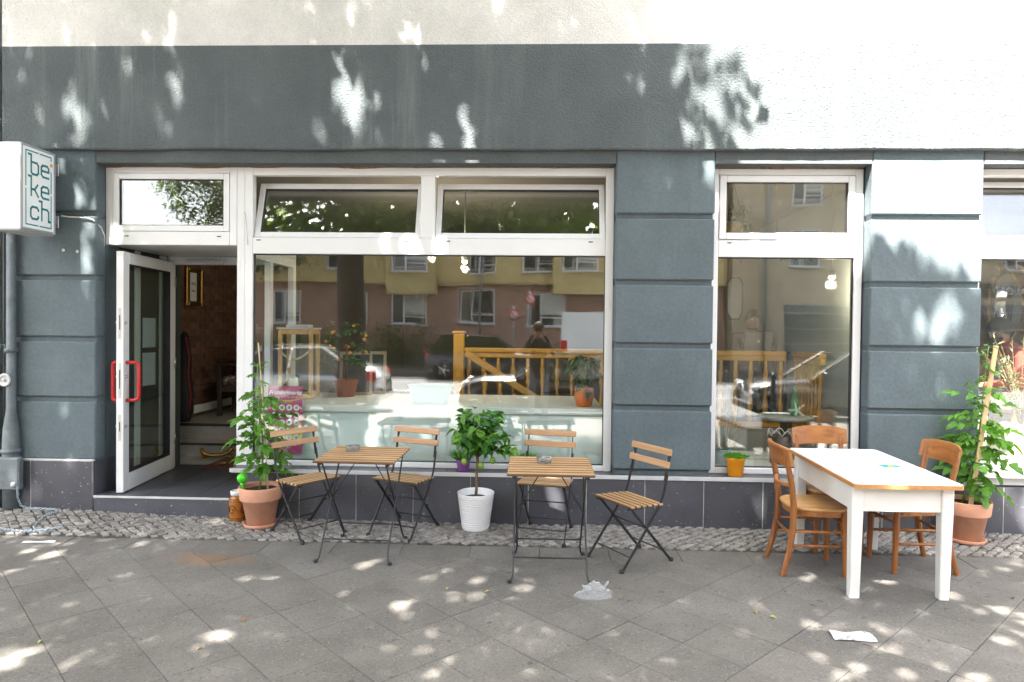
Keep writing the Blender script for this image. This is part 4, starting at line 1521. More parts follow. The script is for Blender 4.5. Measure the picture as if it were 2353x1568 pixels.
M_ashglass, nt_, out_ = nodes('clear pressed glass')
g_ = N(nt_, 'ShaderNodeBsdfPrincipled')
g_.inputs['Transmission Weight'].default_value = .85
g_.inputs['Roughness'].default_value = .08
g_.inputs['Base Color'].default_value = (.85, .88, .84, 1)
L(nt_, g_.outputs[0], out_.inputs[0])
M_butt = mat('cigarette paper', (.7, .62, .5), .8, var=.3, vs=80)
for lab, (x, y) in (('clear glass ashtray with butts on the left folding table', (-1.35, -.665)), ('clear glass ashtray with butts on the folding table beside the white pot', (.045, -.965))):
    t = thing('ashtray', lab, 'ashtray', (x, y, gz(y) + .7045), 0, 'glass ashtrays on the folding tables')
    MB().lathe([(0, 0), (.044, 0), (.049, .004), (.052, .036), (.047, .038), (.043, .01), (0, .008)], 20).build('bowl', M_ashglass, t)
    for k in range(5):
        a = R.uniform(0, 6.28)
        p = Vector((R.uniform(-.02, .02), R.uniform(-.02, .02), .013))
        d = Vector((math.cos(a), math.sin(a), .15)) * .013
        MB().tube([p - d, p + d], .0038, 6).build('cigarette_end', M_butt, t)

# ------------------------------------------------------------------ white table and wooden chairs
wt = thing('white_table', 'white painted table with brown edged top, standing among wooden chairs', 'table', (2.215, -.917), 0, None, True)
TX, TY, TZ = .325, .565, .722


def rrect(hx, hy, r, n=5):
    pts = []
    for cx, cyy, a0 in ((hx - r, hy - r, 0), (-hx + r, hy - r, 90), (-hx + r, -hy + r, 180), (hx - r, -hy + r, 270)):
        for k in range(n + 1):
            a = rad(a0 + 90 * k / n)
            pts.append((cx + r * math.cos(a), cyy + r * math.sin(a)))
    return pts


MB().prism(rrect(TX, TY, .03), .024, T(0, 0, TZ - .026)).build('top_edge', M_edge, wt)
MB().prism(rrect(TX - .007, TY - .007, .026), .006, T(0, 0, TZ - .003)).build('tabletop', M_lamin, wt)
LX, LY = .268, .455
for sx in (-1, 1):
    MB().box(sx * (LX + .012) - .011, sx * (LX + .012) + .011, -LY + .036, LY - .036, TZ - .185, TZ - .0265, .002).build('apron', M_cream, wt)
for sy in (-1, 1):
    MB().box(-LX + .036, LX - .036, sy * (LY + .012) - .011, sy * (LY + .012) + .011, TZ - .186, TZ - .0265, .002).build('apron', M_cream, wt)
for sx in (-1, 1):
    for sy in (-1, 1):
        mb = MB()
        h = TZ - .027
        a, b = .0355, .029
        vs = []
        for z, s_ in ((0, b), (h - .17, a), (h, a)):
            c = .006
            for px, py in ((-s_ + c, -s_), (s_ - c, -s_), (s_, -s_ + c), (s_, s_ - c), (s_ - c, s_), (-s_ + c, s_), (-s_, s_ - c), (-s_, -s_ + c)):
                vs.append((sx * LX + px, sy * LY + py, z))
        fs = [tuple(reversed(range(8))), tuple(range(16, 24))]
        for k in range(2):
            for i in range(8):
                j = (i + 1) % 8
                fs.append((k * 8 + i, k * 8 + j, (k + 1) * 8 + j, (k + 1) * 8 + i))
        mb.add(vs, fs).build('leg', M_cream, wt)
fl = thing('flyer', 'teal and yellow flyer lying on the white table', 'flyer', (2.35, -.97, gz(-.97) + TZ + .0035), .15)
MB().box(-.06, .06, -.045, .045, 0, .0008).build('flyer_sheet', mat('teal print', (.03, .36, .34), .5, var=.25, vs=40), fl)
mb = MB(); mb.add([(-.03, -.02, .0012), (.03, -.02, .0012), (.012, .03, .0012)], [(0, 1, 2)]); mb.build('flyer_print', mat('flyer yellow', (.7, .5, .03), .5), fl)


def cafe_chair(label, loc, rz):
    """old beech cafe chair: curved back board, bent rail, tapered legs, double side stretchers. local -y is the front"""
    t = thing('wooden_chair', label, 'chair', loc, rz, 'wooden chairs round the white table', True)
    zs = .455
    poly = []
    for k in range(24):
        a = 2 * math.pi * k / 24
        rx = .195 - .02 * math.sin(a)
        poly.append((rx * math.copysign(abs(math.cos(a)) ** .62, math.cos(a)), .2 * math.copysign(abs(math.sin(a)) ** .62, math.sin(a))))
    seat = MB().prism(poly, .02, T(0, 0, zs - .02)).build('seat', M_seatwood, t)
    bv = seat.modifiers.new('round', 'BEVEL'); bv.width = .006; bv.segments = 2
    MB().prism([(p[0] * .93, p[1] * .93) for p in poly], .038, T(0, 0, zs - .0585)).build('seat_rim', M_chairwood_x, t)
    for s_ in (-1, 1):
        pts = [(s_ * .165, -.165, .0), (s_ * .162, -.16, .25), (s_ * .158, -.155, zs - .02)]
        MB().tube(pts, [.0165, .021, .023], 8, smooth=False).build('front_leg', M_chairwood, t)
        pts = [(s_ * .185, .245, .0), (s_ * .175, .205, .15), (s_ * .168, .18, .32), (s_ * .168, .178, .46), (s_ * .17, .195, .6), (s_ * .172, .225, .74), (s_ * .172, .235, .80)]
        mb = MB()
        for a, b in zip(pts[:-1], pts[1:]):
            pass
        mb.tube(pts, [.017, .02, .022, .022, .02, .018, .016], 8, smooth=False)
        mb.build('back_leg', M_chairwood, t)
        for z, y1, y2 in ((.20, -.16, .195), (.295, -.158, .183)):
            MB().tube([(s_ * .162, y1, z), (s_ * .171, y2, z)], .0095, 8).build('side_stretcher', M_chairwood_x, t)
    MB().tube([(-.16, -.16, .335), (.16, -.16, .335)], .0095, 8).build('front_stretcher', M_chairwood_x, t)
    MB().tube([(-.17, .19, .27), (.17, .19, .27)], .0095, 8).build('rear_stretcher', M_chairwood_x, t)
    # bent middle rail
    pts = [(-.168 + .336 * k / 10, .192 + .045 * math.sin(math.pi * k / 10), .60 - .012 * math.sin(math.pi * k / 10)) for k in range(11)]
    MB().tube(pts, .013, 8).build('middle_rail', M_chairwood_x, t)
    # curved back board
    vs, fs = [], []
    n = 12
    for k in range(n + 1):
        u = -1 + 2 * k / n
        x = .21 * u
        yc = .258 - .055 * u * u
        hh = .068 - .012 * abs(u) ** 4
        zc = .79 + .004 * (1 - u * u)
        for dy, dz in ((-.008, -hh), (.008, -hh), (.012, -hh + .008), (.026, hh - .01), (.022, hh), (.006, hh)):
            vs.append((x, yc + dy + (0.01 if dz > 0 else 0), zc + dz))
    for k in range(n):
        for i in range(6):
            j = (i + 1) % 6
            fs.append((k * 6 + i, (k + 1) * 6 + i, (k + 1) * 6 + j, k * 6 + j))
    fs += [tuple(range(6)), tuple(n * 6 + i for i in reversed(range(6)))]
    MB().add(vs, fs).build('backrest', M_chairwood_x, t)
    return t


cafe_chair('wooden chair at the left long side of the white table', (1.88, -.875), math.pi / 2 - .03)
cafe_chair('wooden chair at the far end of the white table, under the tall window', (2.19, -.40), .02)
cafe_chair('wooden chair at the right long side of the white table, beside the tomato pot', (2.555, -.79), -math.pi / 2 + .05)


# ------------------------------------------------------------------ leaves and plants
def leaflet(mb, base, d, up_, ln, wd, prof=(.0, .55, .95, .8, .45, 0), droop=.25, fold=.35, jag=0.0, rr=R):
    d = Vector(d).normalized()
    up_ = Vector(up_)
    s = d.cross(up_)
    if s.length < 1e-3:
        s = d.cross(Vector((1, 0, 0)))
    s.normalize()
    up_ = s.cross(d)
    n = len(prof) - 1
    vs = []
    for k, w in enumerate(prof):
        t = k / n
        c = Vector(base) + d * (ln * t) - up_ * (droop * ln * t * t)
        w2 = w * wd / 2 * (1 + (rr.uniform(-jag, jag) if jag else 0))
        w3 = w * wd / 2 * (1 + (rr.uniform(-jag, jag) if jag else 0))
        vs += [c - s * w2 + up_ * (fold * w2), c, c + s * w3 + up_ * (fold * w3)]
    fs = []
    for k in range(n):
        a = k * 3
        if k == 0:
            fs += [(a + 1, a + 4, a + 3), (a + 1, a + 5, a + 4)]
        elif k == n - 1:
            fs += [(a, a + 1, a + 4), (a + 1, a + 2, a + 4)]
        else:
            fs += [(a, a + 1, a + 4, a + 3), (a + 1, a + 2, a + 5, a + 4)]
    mb.add(vs, fs, True)


def tomato_leaf(m, ln, npair, rr):
    mb = MB()
    pts = [Vector((ln * t, .01 * math.sin(4 * t), .06 * ln * math.sin(3 * t) - .38 * ln * t * t)) for t in [k / 6 for k in range(7)]]
    mb.tube(pts, [.0028, .0026, .0023, .002, .0017, .0014, .001], 5)
    for k in range(npair):
        t = .32 + .55 * k / max(1, npair - 1)
        i = min(5, int(t * 6))
        p = pts[i].lerp(pts[i + 1], t * 6 - i)
        sz = ln * rr.uniform(.40, .56) * (1.1 - .25 * t)
        for s_ in (-1, 1):
            leaflet(mb, p, (.65, s_ * 1.0, -.15 + rr.uniform(-.3, .2)), (rr.uniform(-.3, .3), rr.uniform(-.3, .3), 1), sz, sz * .78, (0, .75, .95, .62, .72, .4, 0), rr.uniform(.25, .6), .3, .22, rr)
    leaflet(mb, pts[-1], (1, rr.uniform(-.2, .2), -.5), (.2, rr.uniform(-.2, .2), 1), ln * .55, ln * .42, (0, .75, .95, .62, .72, .4, 0), .35, .3, .2, rr)
    return mb.mesh('leaf', m)


rl = random.Random(11)
tom_leaves = [tomato_leaf(M_leaf_tom if k < 4 else M_leaf_tom2, 1.0, 2 + k % 3, rl) for k in range(7)]


def pot(name, label, loc, prof, m, soil_r, soil_z, cat='plant pot', ground=True, saucer=None, n=40, group=None):
    t = thing(name, label, cat, loc, R.uniform(0, 1), group, ground)
    MB().lathe(prof, n).build('pot_wall', m, t)
    vs = [(0, 0, soil_z + .006)] + [(soil_r * math.cos(2 * math.pi * i / 24), soil_r * math.sin(2 * math.pi * i / 24), soil_z + R.uniform(-.004, .004)) for i in range(24)]
    MB().add(vs, [(0, 1 + i, 1 + (i + 1) % 24) for i in range(24)], True).build('soil', M_soil, t)
    if saucer:
        MB().lathe(saucer, n).build('saucer', m, t)
    return t


TP = [(0, .018), (.098, .018), (.105, .022), (.142, .215), (.158, .218), (.16, .225), (.168, .315), (.165, .322), (.155, .322), (.150, .312), (.146, .25), (.1, .03), (0, .03)]
TS = [(0, 0), (.118, 0), (.128, .006), (.138, .030), (.133, .032), (.122, .0155), (0, .0155)]


def water_globe(label, loc):
    t = thing('watering_globe', label, 'watering globe', loc, 0, 'green watering globes in the tomato pots')
    MB().ball((0, 0, .12), .041, 20, 14).build('globe', M_green_plastic, t)
    MB().tube([(0, 0, .085), (.004, 0, .06), (.016, .003, .0), (.024, .004, -.03)], [.020, .011, .009, .007], 12).build('spout', M_green_plastic, t)
    return t


def tomato(name, label, base, height, stake, spread, seed, nleaf, lean):
    rr = random.Random(seed)
    t = thing(name, label, 'tomato plant', base)
    stems = []
    for k in range(2):
        pts = []
        for i in range(13):
            u = i / 12
            pts.append(Vector((lean[0] * u + .025 * math.sin(5 * u + k * 2) + (.03 if k else -.02) * (1 - u), lean[1] * u + .02 * math.cos(4 * u + k), height * (1 if k == 0 else .8) * u)))
        stems.append(pts)
        MB().tube(pts, [.0075 * (1 - .7 * i / 12) + .001 for i in range(13)], 7).build('stem', M_stem, t)
    ga = rr.uniform(0, 6)
    for k in range(nleaf):
        u = .13 + .87 * ((k + rr.random() * .8) / nleaf) ** .92
        pts = stems[k % 2] if u < .95 else stems[0]
        f = min(.999, u) * 12
        p = pts[int(f)].lerp(pts[int(f) + 1], f - int(f))
        ga += 2.4 + rr.uniform(-.5, .5)
        ln = spread * rr.uniform(.75, 1.2) * (1.0 - .45 * max(0, u - .6) / .4) * (.62 + .6 * math.sin(math.pi * min(1, u * 1.15)))
        el = rr.uniform(-.15, .55) + .5 * max(0, u - .75) * 2
        o = inst('leaf', rr.choice(tom_leaves), t, p)
        o.rotation_euler = (RZ(ga) @ RY(-el) @ RX(rr.uniform(-.5, .5))).to_euler()
        o.scale = (ln,) * 3
    return t


p1 = pot('terracotta_pot', 'terracotta pot with saucer standing beside the entrance step', (-2.215, -.205), TP, M_terra, .148, .285, saucer=TS, group='terracotta pots with tomato plants')
tomato('tomato_plant', 'tall tomato plant in the terracotta pot beside the entrance', (-2.215, -.205, gz(-.2) + .285), 1.02, None, .15, 5, 54, (.0, .0))
t = thing('bamboo_stake', 'thin bamboo stake in the pot beside the entrance', 'stake', (-2.15, -.22, .26))
MB().tube([(0, 0, 0), (-.02, 0, .3), (-.05, .01, .7), (-.095, .02, 1.2)], [.0075, .007, .0062, .005], 8).build('cane', M_stake, t)
water_globe('green watering globe in the pot beside the entrance step', (-2.335, -.285, gz(-.28) + .275))
p2 = pot('terracotta_pot', 'terracotta pot with saucer standing right of the white table', (3.306, -.215), TP, M_terra, .148, .285, saucer=TS, group='terracotta pots with tomato plants')
tomato('tomato_plant', 'tall tomato plant in the pot right of the white table', (3.306, -.215, gz(-.2) + .285), 1.22, None, .16, 9, 66, (.16, 0))
t = thing('wooden_stake', 'flat pale wooden stake in the pot right of the white table', 'stake', (3.285, -.30, .27))
MB().bar((0, 0, 0), (.19, .04, 1.235), .034, .012, (0, 1, 0), .002).build('lath', M_stake, t)
water_globe('green watering globe in the pot right of the white table', (3.405, -.285, gz(-.28) + .275))

# brown glazed jar
t = thing('glazed_jar', 'amber glazed jar with swirl relief and pale neck behind the terracotta pot', 'jar', (-2.455, -.095), 0, None, True)
M_amber = mat('amber glaze', (.36, .13, .018), .18, var=.35, vs=18)
MB().lathe([(0, 0), (.052, 0), (.060, .008), (.062, .04), (.064, .1), (.062, .17), (.055, .195), (.045, .205), (.042, .212)], 32).build('jar_body', M_amber, t)
MB().lathe([(.042, .212), (.05, .215), (.052, .245), (.046, .25), (.042, .248), (.04, .2)], 28).build('jar_neck', M_whiteceramic, t)
M_darkglaze = mat('dark brown glaze', (.09, .028, .008), .25)
for z in (.028, .165, .182):
    MB().lathe([(.0615, z), (.0655, z + .003), (.0615, z + .006)], 32).build('band', M_darkglaze, t)
for k in range(4):
    a0 = k * math.pi / 2 - 1.9
    pts = []
    for i in range(26):
        u = i / 25
        rr_ = .034 * (1 - .8 * u)
        an = 9 * u
        pts.append((.0655 * math.cos(a0 + rr_ * math.cos(an) / .064), .0655 * math.sin(a0 + rr_ * math.cos(an) / .064), .1 + rr_ * math.sin(an) * 1.25))
    MB().tube(pts, .0035, 5).build('swirl', M_darkglaze, t)

# lemon tree in the white ribbed pot
prof = [(0, .0), (.103, .0), (.106, .006)]
for k in range(14):
    z = .02 + k * .0185
    r_ = .106 + .04 * (z / .29)
    prof += [(r_ - .001, z - .004), (r_ + .0035, z + .003), (r_ + .0035, z + .008), (r_ - .001, z + .0135)]
prof += [(.1475, .282), (.149, .292), (.144, .295), (.139, .28), (.134, .23), (0, .23)]
pot('ribbed_pot', 'white ribbed plastic pot standing between the folding tables', (-.49, -.165), prof, M_whiteceramic, .133, .236)
rr = random.Random(21)
lt = thing('lemon_tree', 'small round headed lemon tree in the white ribbed pot', 'lemon tree', (-.49, -.165, gz(-.165) + .235))
tr = [(0, 0, 0), (.006, 0, .1), (.004, .004, .2), (.012, 0, .3), (.008, 0, .36)]
MB().tube(tr, [.0125, .0115, .011, .012, .012], 9).build('trunk', M_bark, lt)
top = Vector((.008, 0, .36))
lem = []
for k in range(6):
    mb = MB()
    leaflet(mb, (0, 0, 0), (1, 0, 0), (0, 0, 1), 1, .52 + .05 * (k % 3), (0, .55, .88, 1, .85, .5, 0), .12 + .1 * k, .25 + .06 * k, 0, rr)
    lem.append(mb.mesh('leaf', M_leaf_lemon if k < 4 else M_leaf_lemon2))
tips = []
for k in range(26):
    az = k * 2.4 + rr.uniform(-.3, .3)
    el = rr.uniform(.12, 1.4)
    ln = rr.uniform(.17, .25)
    d = Vector((math.cos(az) * math.cos(el), math.sin(az) * math.cos(el), math.sin(el)))
    mid = top + d * ln * .5 + Vector((0, 0, .02))
    end = top + d * ln + Vector((0, 0, -.02 if el < .4 else .03))
    MB().tube([top - Vector((0, 0, .03)), mid, end], [.006, .004, .002], 6).build('twig', M_bark, lt)
    for i in range(19):
        u = .25 + .75 * i / 12
        p = (top.lerp(mid, u * 2) if u < .5 else mid.lerp(end, u * 2 - 1))
        a = rr.uniform(0, 6.28)
        e = rr.uniform(-.5, .9)
        o = inst('leaf', rr.choice(lem), lt, p)
        o.rotation_euler = (RZ(az + rr.uniform(-1.6, 1.6)) @ RY(-e + .2) @ RX(rr.uniform(-.9, .9))).to_euler()
        o.scale = (rr.uniform(.07, .105),) * 3
for p in ((.13, -.1, .33), (-.09, -.12, .32), (.04, -.12, .29), (-.15, -.03, .45)):
    MB().ball((top.x + p[0], p[1], p[2]), .024, 12, 9, (1, 1, 1.25)).build('lemon', mat('unripe lemon', (.16, .28, .03), .4, var=.2), lt)


def tuft(name, label, cat, loc, n, radius, h, m, seed, blade=False):
    rr = random.Random(seed)
    t = thing(name, label, cat, loc)
    mb = MB()
    for k in range(n):
        a, q = rr.uniform(0, 6.28), math.sqrt(rr.random())
        p = Vector((.55 * radius * q * math.cos(a), .55 * radius * q * math.sin(a), 0))
        d = Vector((q * math.cos(a) * radius * rr.uniform(.6, 1.1), q * math.sin(a) * radius * rr.uniform(.6, 1.1), h * rr.uniform(.6, 1.1) * (1.1 - .4 * q)))
        mb.tube([p, p + d * .6 + Vector((0, 0, h * .08)), p + d], .0012, 3, caps=False)
        for j in range(3):
            leaflet(mb, p + d * rr.uniform(.65, 1), (rr.uniform(-1, 1), rr.uniform(-1, 1), rr.uniform(-.1, .6)), (0, 0, 1), rr.uniform(.5, 1) * (.018 if not blade else .03), .012 if not blade else .006, (0, .9, 1, 0), .2, .3, 0, rr)
    mb.build('foliage', m, t)
    return t


M_purple = mat('purple glazed pot', (.20, .06, .26), .3, var=.06)
M_orangepot = mat('yellow orange glazed pot', (.80, .30, .012), .3, var=.04)
M_orangepot2 = mat('orange glazed pot', (.72, .16, .01), .35, var=.05)
M_bluepot = mat('pale blue grey pot', (.5, .58, .64), .4, var=.04)
M_creampot = mat('bleached terracotta', (.66, .56, .48), .8, var=.08, vs=12)


def small_pot(rb, rt_, h):
    return [(0, 0), (rb, 0), (rb + .002, .004), (rt_, h - .006), (rt_ - .001, h), (rt_ - .006, h), (rt_ - .01, h - .02), (rb * .8, .012), (0, .012)]


ST = .412
pot('small_pot', 'purple pot with pale green cress on the sill behind the lemon tree', (-.615, .045, ST), small_pot(.042, .062, .10), M_purple, .054, .085, ground=False)
tuft('cress', 'feathery cress growing in the purple pot', 'herb', (-.615, .045, ST + .085), 130, .10, .10, M_leaf_cress, 3, True)
pot('small_pot', 'small white pot on the sill behind the right folding table', (-.085, .045, ST), small_pot(.04, .056, .085), M_whiteceramic, .05, .07, ground=False)
tuft('cress', 'bright green cress in the pot behind the right folding table', 'herb', (-.085, .045, ST + .07), 150, .085, .085, M_leaf_cress, 4, True)
pot('small_pot', 'yellow orange pot with basil on the sill of the tall window', (1.615, .05, ST), [(0, 0), (.056, 0), (.06, .005), (.074, .13), (.078, .133), (.079, .155), (.075, .158), (.07, .152), (.055, .014), (0, .014)], M_orangepot, .068, .135, ground=False)
tuft('basil', 'bright small leaved basil in the yellow orange pot', 'herb', (1.615, .05, ST + .135), 220, .075, .05, leafmat('basil leaf', (.09, .33, .02), .2), 5)
pot('small_pot', 'pale blue grey pot standing inside the tall window behind the orange pot', (1.575, .32, .46), small_pot(.062, .082, .13), M_bluepot, .072, .11, ground=False)
B(1.47, 2.64, .22, .53, .10, .4595, .003, 'inner_sill', M_ledge)
tuft('lavender', 'thin grey green lavender in the pot inside the tall window', 'herb', (1.575, .32, .57), 90, .16, .34, leafmat('lavender leaf', (.11, .17, .09), .2), 6, True)
# orange pot with dark plant on the bench
pot('orange_pot', 'bright orange pot with dark leaved plant on the window bench', (.40, .42, BT), [(0, 0), (.058, 0), (.066, .006), (.084, .08), (.083, .15), (.077, .165), (.072, .165), (.07, .15), (0, .15)], M_orangepot2, .07, .15, ground=False)
rr = random.Random(33)
t = thing('pothos', 'dark green broad leaved plant in the bright orange pot', 'plant', (.40, .42, BT + .15))
me_p = []
for k in range(3):
    mb = MB()
    leaflet(mb, (0, 0, 0), (1, 0, -.1), (0, 0, 1), 1, .62, (0, .95, 1, .8, .45, 0), .35 + .15 * k, .2, 0, rr)
    me_p.append(mb.mesh('leaf', M_leaf_dark))
for k in range(46):
    a = rr.uniform(0, 6.28)
    q = rr.random()
    p = Vector((.12 * q * math.cos(a), .09 * q * math.sin(a), rr.uniform(.0, .30)))
    if k % 3 == 0:
        MB().tube([(0, 0, 0), p * .5 + Vector((0, 0, .03)), p], .002, 5).build('stalk', M_stem, t)
    o = inst('leaf', rr.choice(me_p), t, p, (rr.uniform(-.4, .4), rr.uniform(-.3, .9), a), rr.uniform(.07, .115))

# little orange tree on the bench
pot('clay_pot', 'reddish clay pot with a small orange tree on the window bench', (-1.86, .98, BT), small_pot(.08, .12, .17), mat('red clay', (.28, .09, .05), .6, var=.15), .1, .15, ground=False)
t = thing('orange_tree', 'little orange tree with ripe fruit behind the shop window', 'orange tree', (-1.86, .98, BT + .15))
MB().tube([(0, 0, 0), (.01, 0, .2), (0, 0, .34)], [.01, .008, .006], 7).build('trunk', M_bark, t)
M_fruit = mat('ripe orange', (.75, .28, .015), .4, var=.1)
for k in range(90):
    a = rr.uniform(0, 6.28); q = math.sqrt(rr.random()); z = rr.uniform(.16, .58)
    p = (.24 * q * math.cos(a), .17 * q * math.sin(a), z)
    inst('leaf', rr.choice(lem[:4]), t, p, (rr.uniform(-.6, .6), rr.uniform(-.6, .6), rr.uniform(0, 6.28)), rr.uniform(.05, .085))
for k in range(14):
    a = rr.uniform(0, 6.28); z = rr.uniform(.15, .55)
    MB().ball((.2 * math.cos(a), .16 * math.sin(a), z), .017, 10, 8).build('fruit', M_fruit, t)

# olive in a bleached pot on the neighbour's sill
pot('bleached_pot', 'bleached clay pot with saucer on the inner sill of the salon window', (4.09, .36, .561), [(0, .012), (.085, .012), (.09, .016), (.118, .2), (.134, .203), (.142, .27), (.138, .276), (.128, .274), (.12, .21), (.08, .03), (0, .03)], M_creampot, .118, .245, ground=False, saucer=[(0, 0), (.10, 0), (.112, .018), (.106, .02), (.098, .0115), (0, .0115)])
B(3.53, 5.29, .21, .56, .42, .560, .004, 'salon_inner_sill', M_whiteboard)
t = thing('olive_shrub', 'silvery olive shrub in the bleached pot', 'olive shrub', (4.09, .36, .806))
mo = []
for k in range(3):
    mb = MB()
    leaflet(mb, (0, 0, 0), (1, 0, 0), (0, 0, 1), 1, .2, (0, .8, 1, .7, 0), .15, .25, 0, rr)
    mo.append(mb.mesh('leaf', M_leaf_olive))
for k in range(26):
    a = rr.uniform(0, 6.28); lean = rr.uniform(.05, .34)
    hgt = rr.uniform(.42, .78)
    pts = [Vector((0, 0, 0)), Vector((lean * .35 * math.cos(a), lean * .35 * math.sin(a), hgt * .5)), Vector((lean * math.cos(a), lean * .55 * math.sin(a), hgt))]
    MB().tube(pts, [.005, .003, .0015], 5).build('twig', M_bark, t)
    for i in range(11):
        u = .3 + .7 * i / 10
        p = pts[0].lerp(pts[1], u * 2) if u < .5 else pts[1].lerp(pts[2], u * 2 - 1)
        inst('leaf', rr.choice(mo), t, p, (rr.uniform(-.5, .5), -rr.uniform(.1, 1.1), rr.uniform(0, 6.28)), rr.uniform(.045, .07))

# hanging basket and hanging fern in the upper part of the tall window
M_wicker = mat('straw basket', (.42, .27, .11), .85, var=.35, vs=50, bump=.006, bs=120)
t = thing('hanging_basket', 'straw basket with trailing plant hanging inside the tall window', 'hanging basket', (1.715, .6, 2.42))
MB().lathe([(0, 0), (.07, 0), (.085, .03), (.088, .14), (.08, .145), (.075, .04), (0, .02)], 24).build('basket', M_wicker, t)
for k in range(3):
    a = 2.1 * k
    MB().tube([(.085 * math.cos(a), .085 * math.sin(a), .13), (0, 0, .5)], .004, 5).build('chain_strand', M_darkwood, t)
for k in range(34):
    a = rr.uniform(0, 6.28); q = rr.random()
    inst('leaf', rr.choice(me_p), t, (.13 * q * math.cos(a) + .04, .1 * q * math.sin(a), .14 + rr.uniform(-.08, .16)), (rr.uniform(-.5, .5), rr.uniform(-.2, 1), a), rr.uniform(.06, .1))
t = thing('hanging_fern', 'loose dark fern hanging behind the upper pane of the tall window', 'fern', (2.18, .85, 2.42))
mb = MB()
for k in range(60):
    a = rr.uniform(0, 6.28); ln = rr.uniform(.2, .5)
    e = rr.uniform(-.2, .9)
    d = Vector((math.cos(a) * math.cos(e), .6 * math.sin(a) * math.cos(e), math.sin(e) * .6))
    pts = [d * (ln * i / 6) - Vector((0, 0, .35 * ln * (i / 6) ** 2)) for i in range(7)]
    mb.tube(pts, .0018, 3, caps=False)
    for i in range(1, 7):
        for s_ in (-1, 1):
            leaflet(mb, pts[i], (d.x - s_ * d.y, d.y + s_ * d.x, -.3), (0, 0, 1), .05, .016, (0, 1, .8, 0), .2, .1, 0, rr)
mb.build('fronds', M_leaf_hedge, t)
MB().lathe([(0, -.12), (.07, -.12), (.09, 0), (0, 0)], 18).build('fern_pot', M_darkwood, t)
MB().tube([(0, 0, 0), (0, 0, .58)], .003, 5).build('cord', M_darkwood, t)

# cactus-like green bottle vase on the round table
t = thing('green_vase', 'tall pale green glass vase on the round table behind the tall window', 'vase', (2.40, .93, .808))
MB().lathe([(0, 0), (.034, 0), (.038, .02), (.036, .16), (.016, .23), (.02, .26), (.028, .28)], 18).build('vase_body', mat('green glazed vase', (.10, .32, .12), .15, var=.1), t)

# ------------------------------------------------------------------ litter
rb = random.Random(40)
vs, fs = [], []
nu, nv = 44, 34
for j in range(nv + 1):
    v = j / nv
    for i in range(nu + 1):
        u = i / nu
        a = math.atan2(v - .5, u - .5)
        q = min(1, 2 * max(abs(u - .5), abs(v - .5)))
        rad_ = 1 + .28 * mnoise.noise(Vector((math.cos(a) * 1.6, math.sin(a) * 1.6, 2.2))) + .12 * mnoise.noise(Vector((math.cos(a) * 5, math.sin(a) * 5, 7)))
        x, y = math.cos(a) * q * rad_ * .115, math.sin(a) * q * rad_ * .08
        rdg = 1 - abs(mnoise.noise(Vector((x * 14, y * 16, 1.7)))) * 2
        rd2 = 1 - abs(mnoise.noise(Vector((x * 34, y * 38, 5.7)))) * 2
        pk = math.exp(-((x - .005) / .05) ** 2 - ((y - .03) / .05) ** 2)
        z = (1 - q ** 4) * (.012 + .05 * pk + .028 * rdg + .014 * rd2)
        vs.append((x + .02 * mnoise.noise(Vector((x * 20, y * 20, 9))), y, .003 + max(0, z)))
for j in range(nv):
    for i in range(nu):
        a = j * (nu + 1) + i
        fs.append((a, a + 1, a + nu + 2, a + nu + 1))
bag = thing('plastic_bag', 'crumpled translucent plastic bag lying on the pavement', 'plastic bag', (.36, -1.455), .2, None, True)
m_, nt_, out_ = nodes('thin milky plastic')
d_ = N(nt_, 'ShaderNodeBsdfPrincipled'); d_.inputs['Base Color'].default_value = (.7, .73, .75, 1); d_.inputs['Roughness'].default_value = .25
tl_ = N(nt_, 'ShaderNodeBsdfTranslucent'); tl_.inputs[0].default_value = (.75, .78, .8, 1)
tp_ = N(nt_, 'ShaderNodeBsdfTransparent')
m1 = nt_.nodes.new('ShaderNodeMixShader'); m1.inputs[0].default_value = .4
L(nt_, d_.outputs[0], m1.inputs[1]); L(nt_, tl_.outputs[0], m1.inputs[2])
m2 = nt_.nodes.new('ShaderNodeMixShader'); m2.inputs[0].default_value = .7
L(nt_, m1.outputs[0], m2.inputs[1]); L(nt_, tp_.outputs[0], m2.inputs[2])
L(nt_, m2.outputs[0], out_.inputs[0])
MB().add(vs, fs, True).build('bag_film', m_, bag)
for k, (x0, y0, dx0, hh) in enumerate(((-.04, .02, -.05, .075), (.05, .03, .03, .11))):
    pts = [Vector((x0 + dx0 * math.sin(math.pi * i / 10) + .03 * i / 10, y0 + .03 * i / 10, .02 + hh * math.sin(math.pi * i / 10) * .42)) for i in range(11)]
    vs, fs = [], []
    for i, p in enumerate(pts):
        w = .018 + .01 * mnoise.noise(Vector((i * .7, k, 0)))
        vs += [p + Vector((0, -w, -.004)), p + Vector((.006, 0, .006)), p + Vector((0, w, -.004))]
    for i in range(10):
        fs += [(i * 3, i * 3 + 1, i * 3 + 4, i * 3 + 3), (i * 3 + 1, i * 3 + 2, i * 3 + 5, i * 3 + 4)]
    MB().add(vs, fs, True).build('bag_handle', m_, bag)


def sheet(name, label, cat, loc, rz, w, h, m, curl=.012, nx=8):
    t = thing(name, label, cat, loc, rz, None, True)
    vs, fs = [], []
    for j in range(4):
        for i in range(nx + 1):
            u, v = i / nx, j / 3
            vs.append(((u - .5) * w, (v - .5) * h + .01 * math.sin(u * 9) * v, .004 + curl * abs(math.sin(u * 4 + v * 2)) * (.3 + v * .7)))
    for j in range(3):
        for i in range(nx):
            a = j * (nx + 1) + i
            fs.append((a, a + 1, a + nx + 2, a + nx + 1))
    MB().add(vs, fs, True).build('paper_sheet', m, t)
    return t


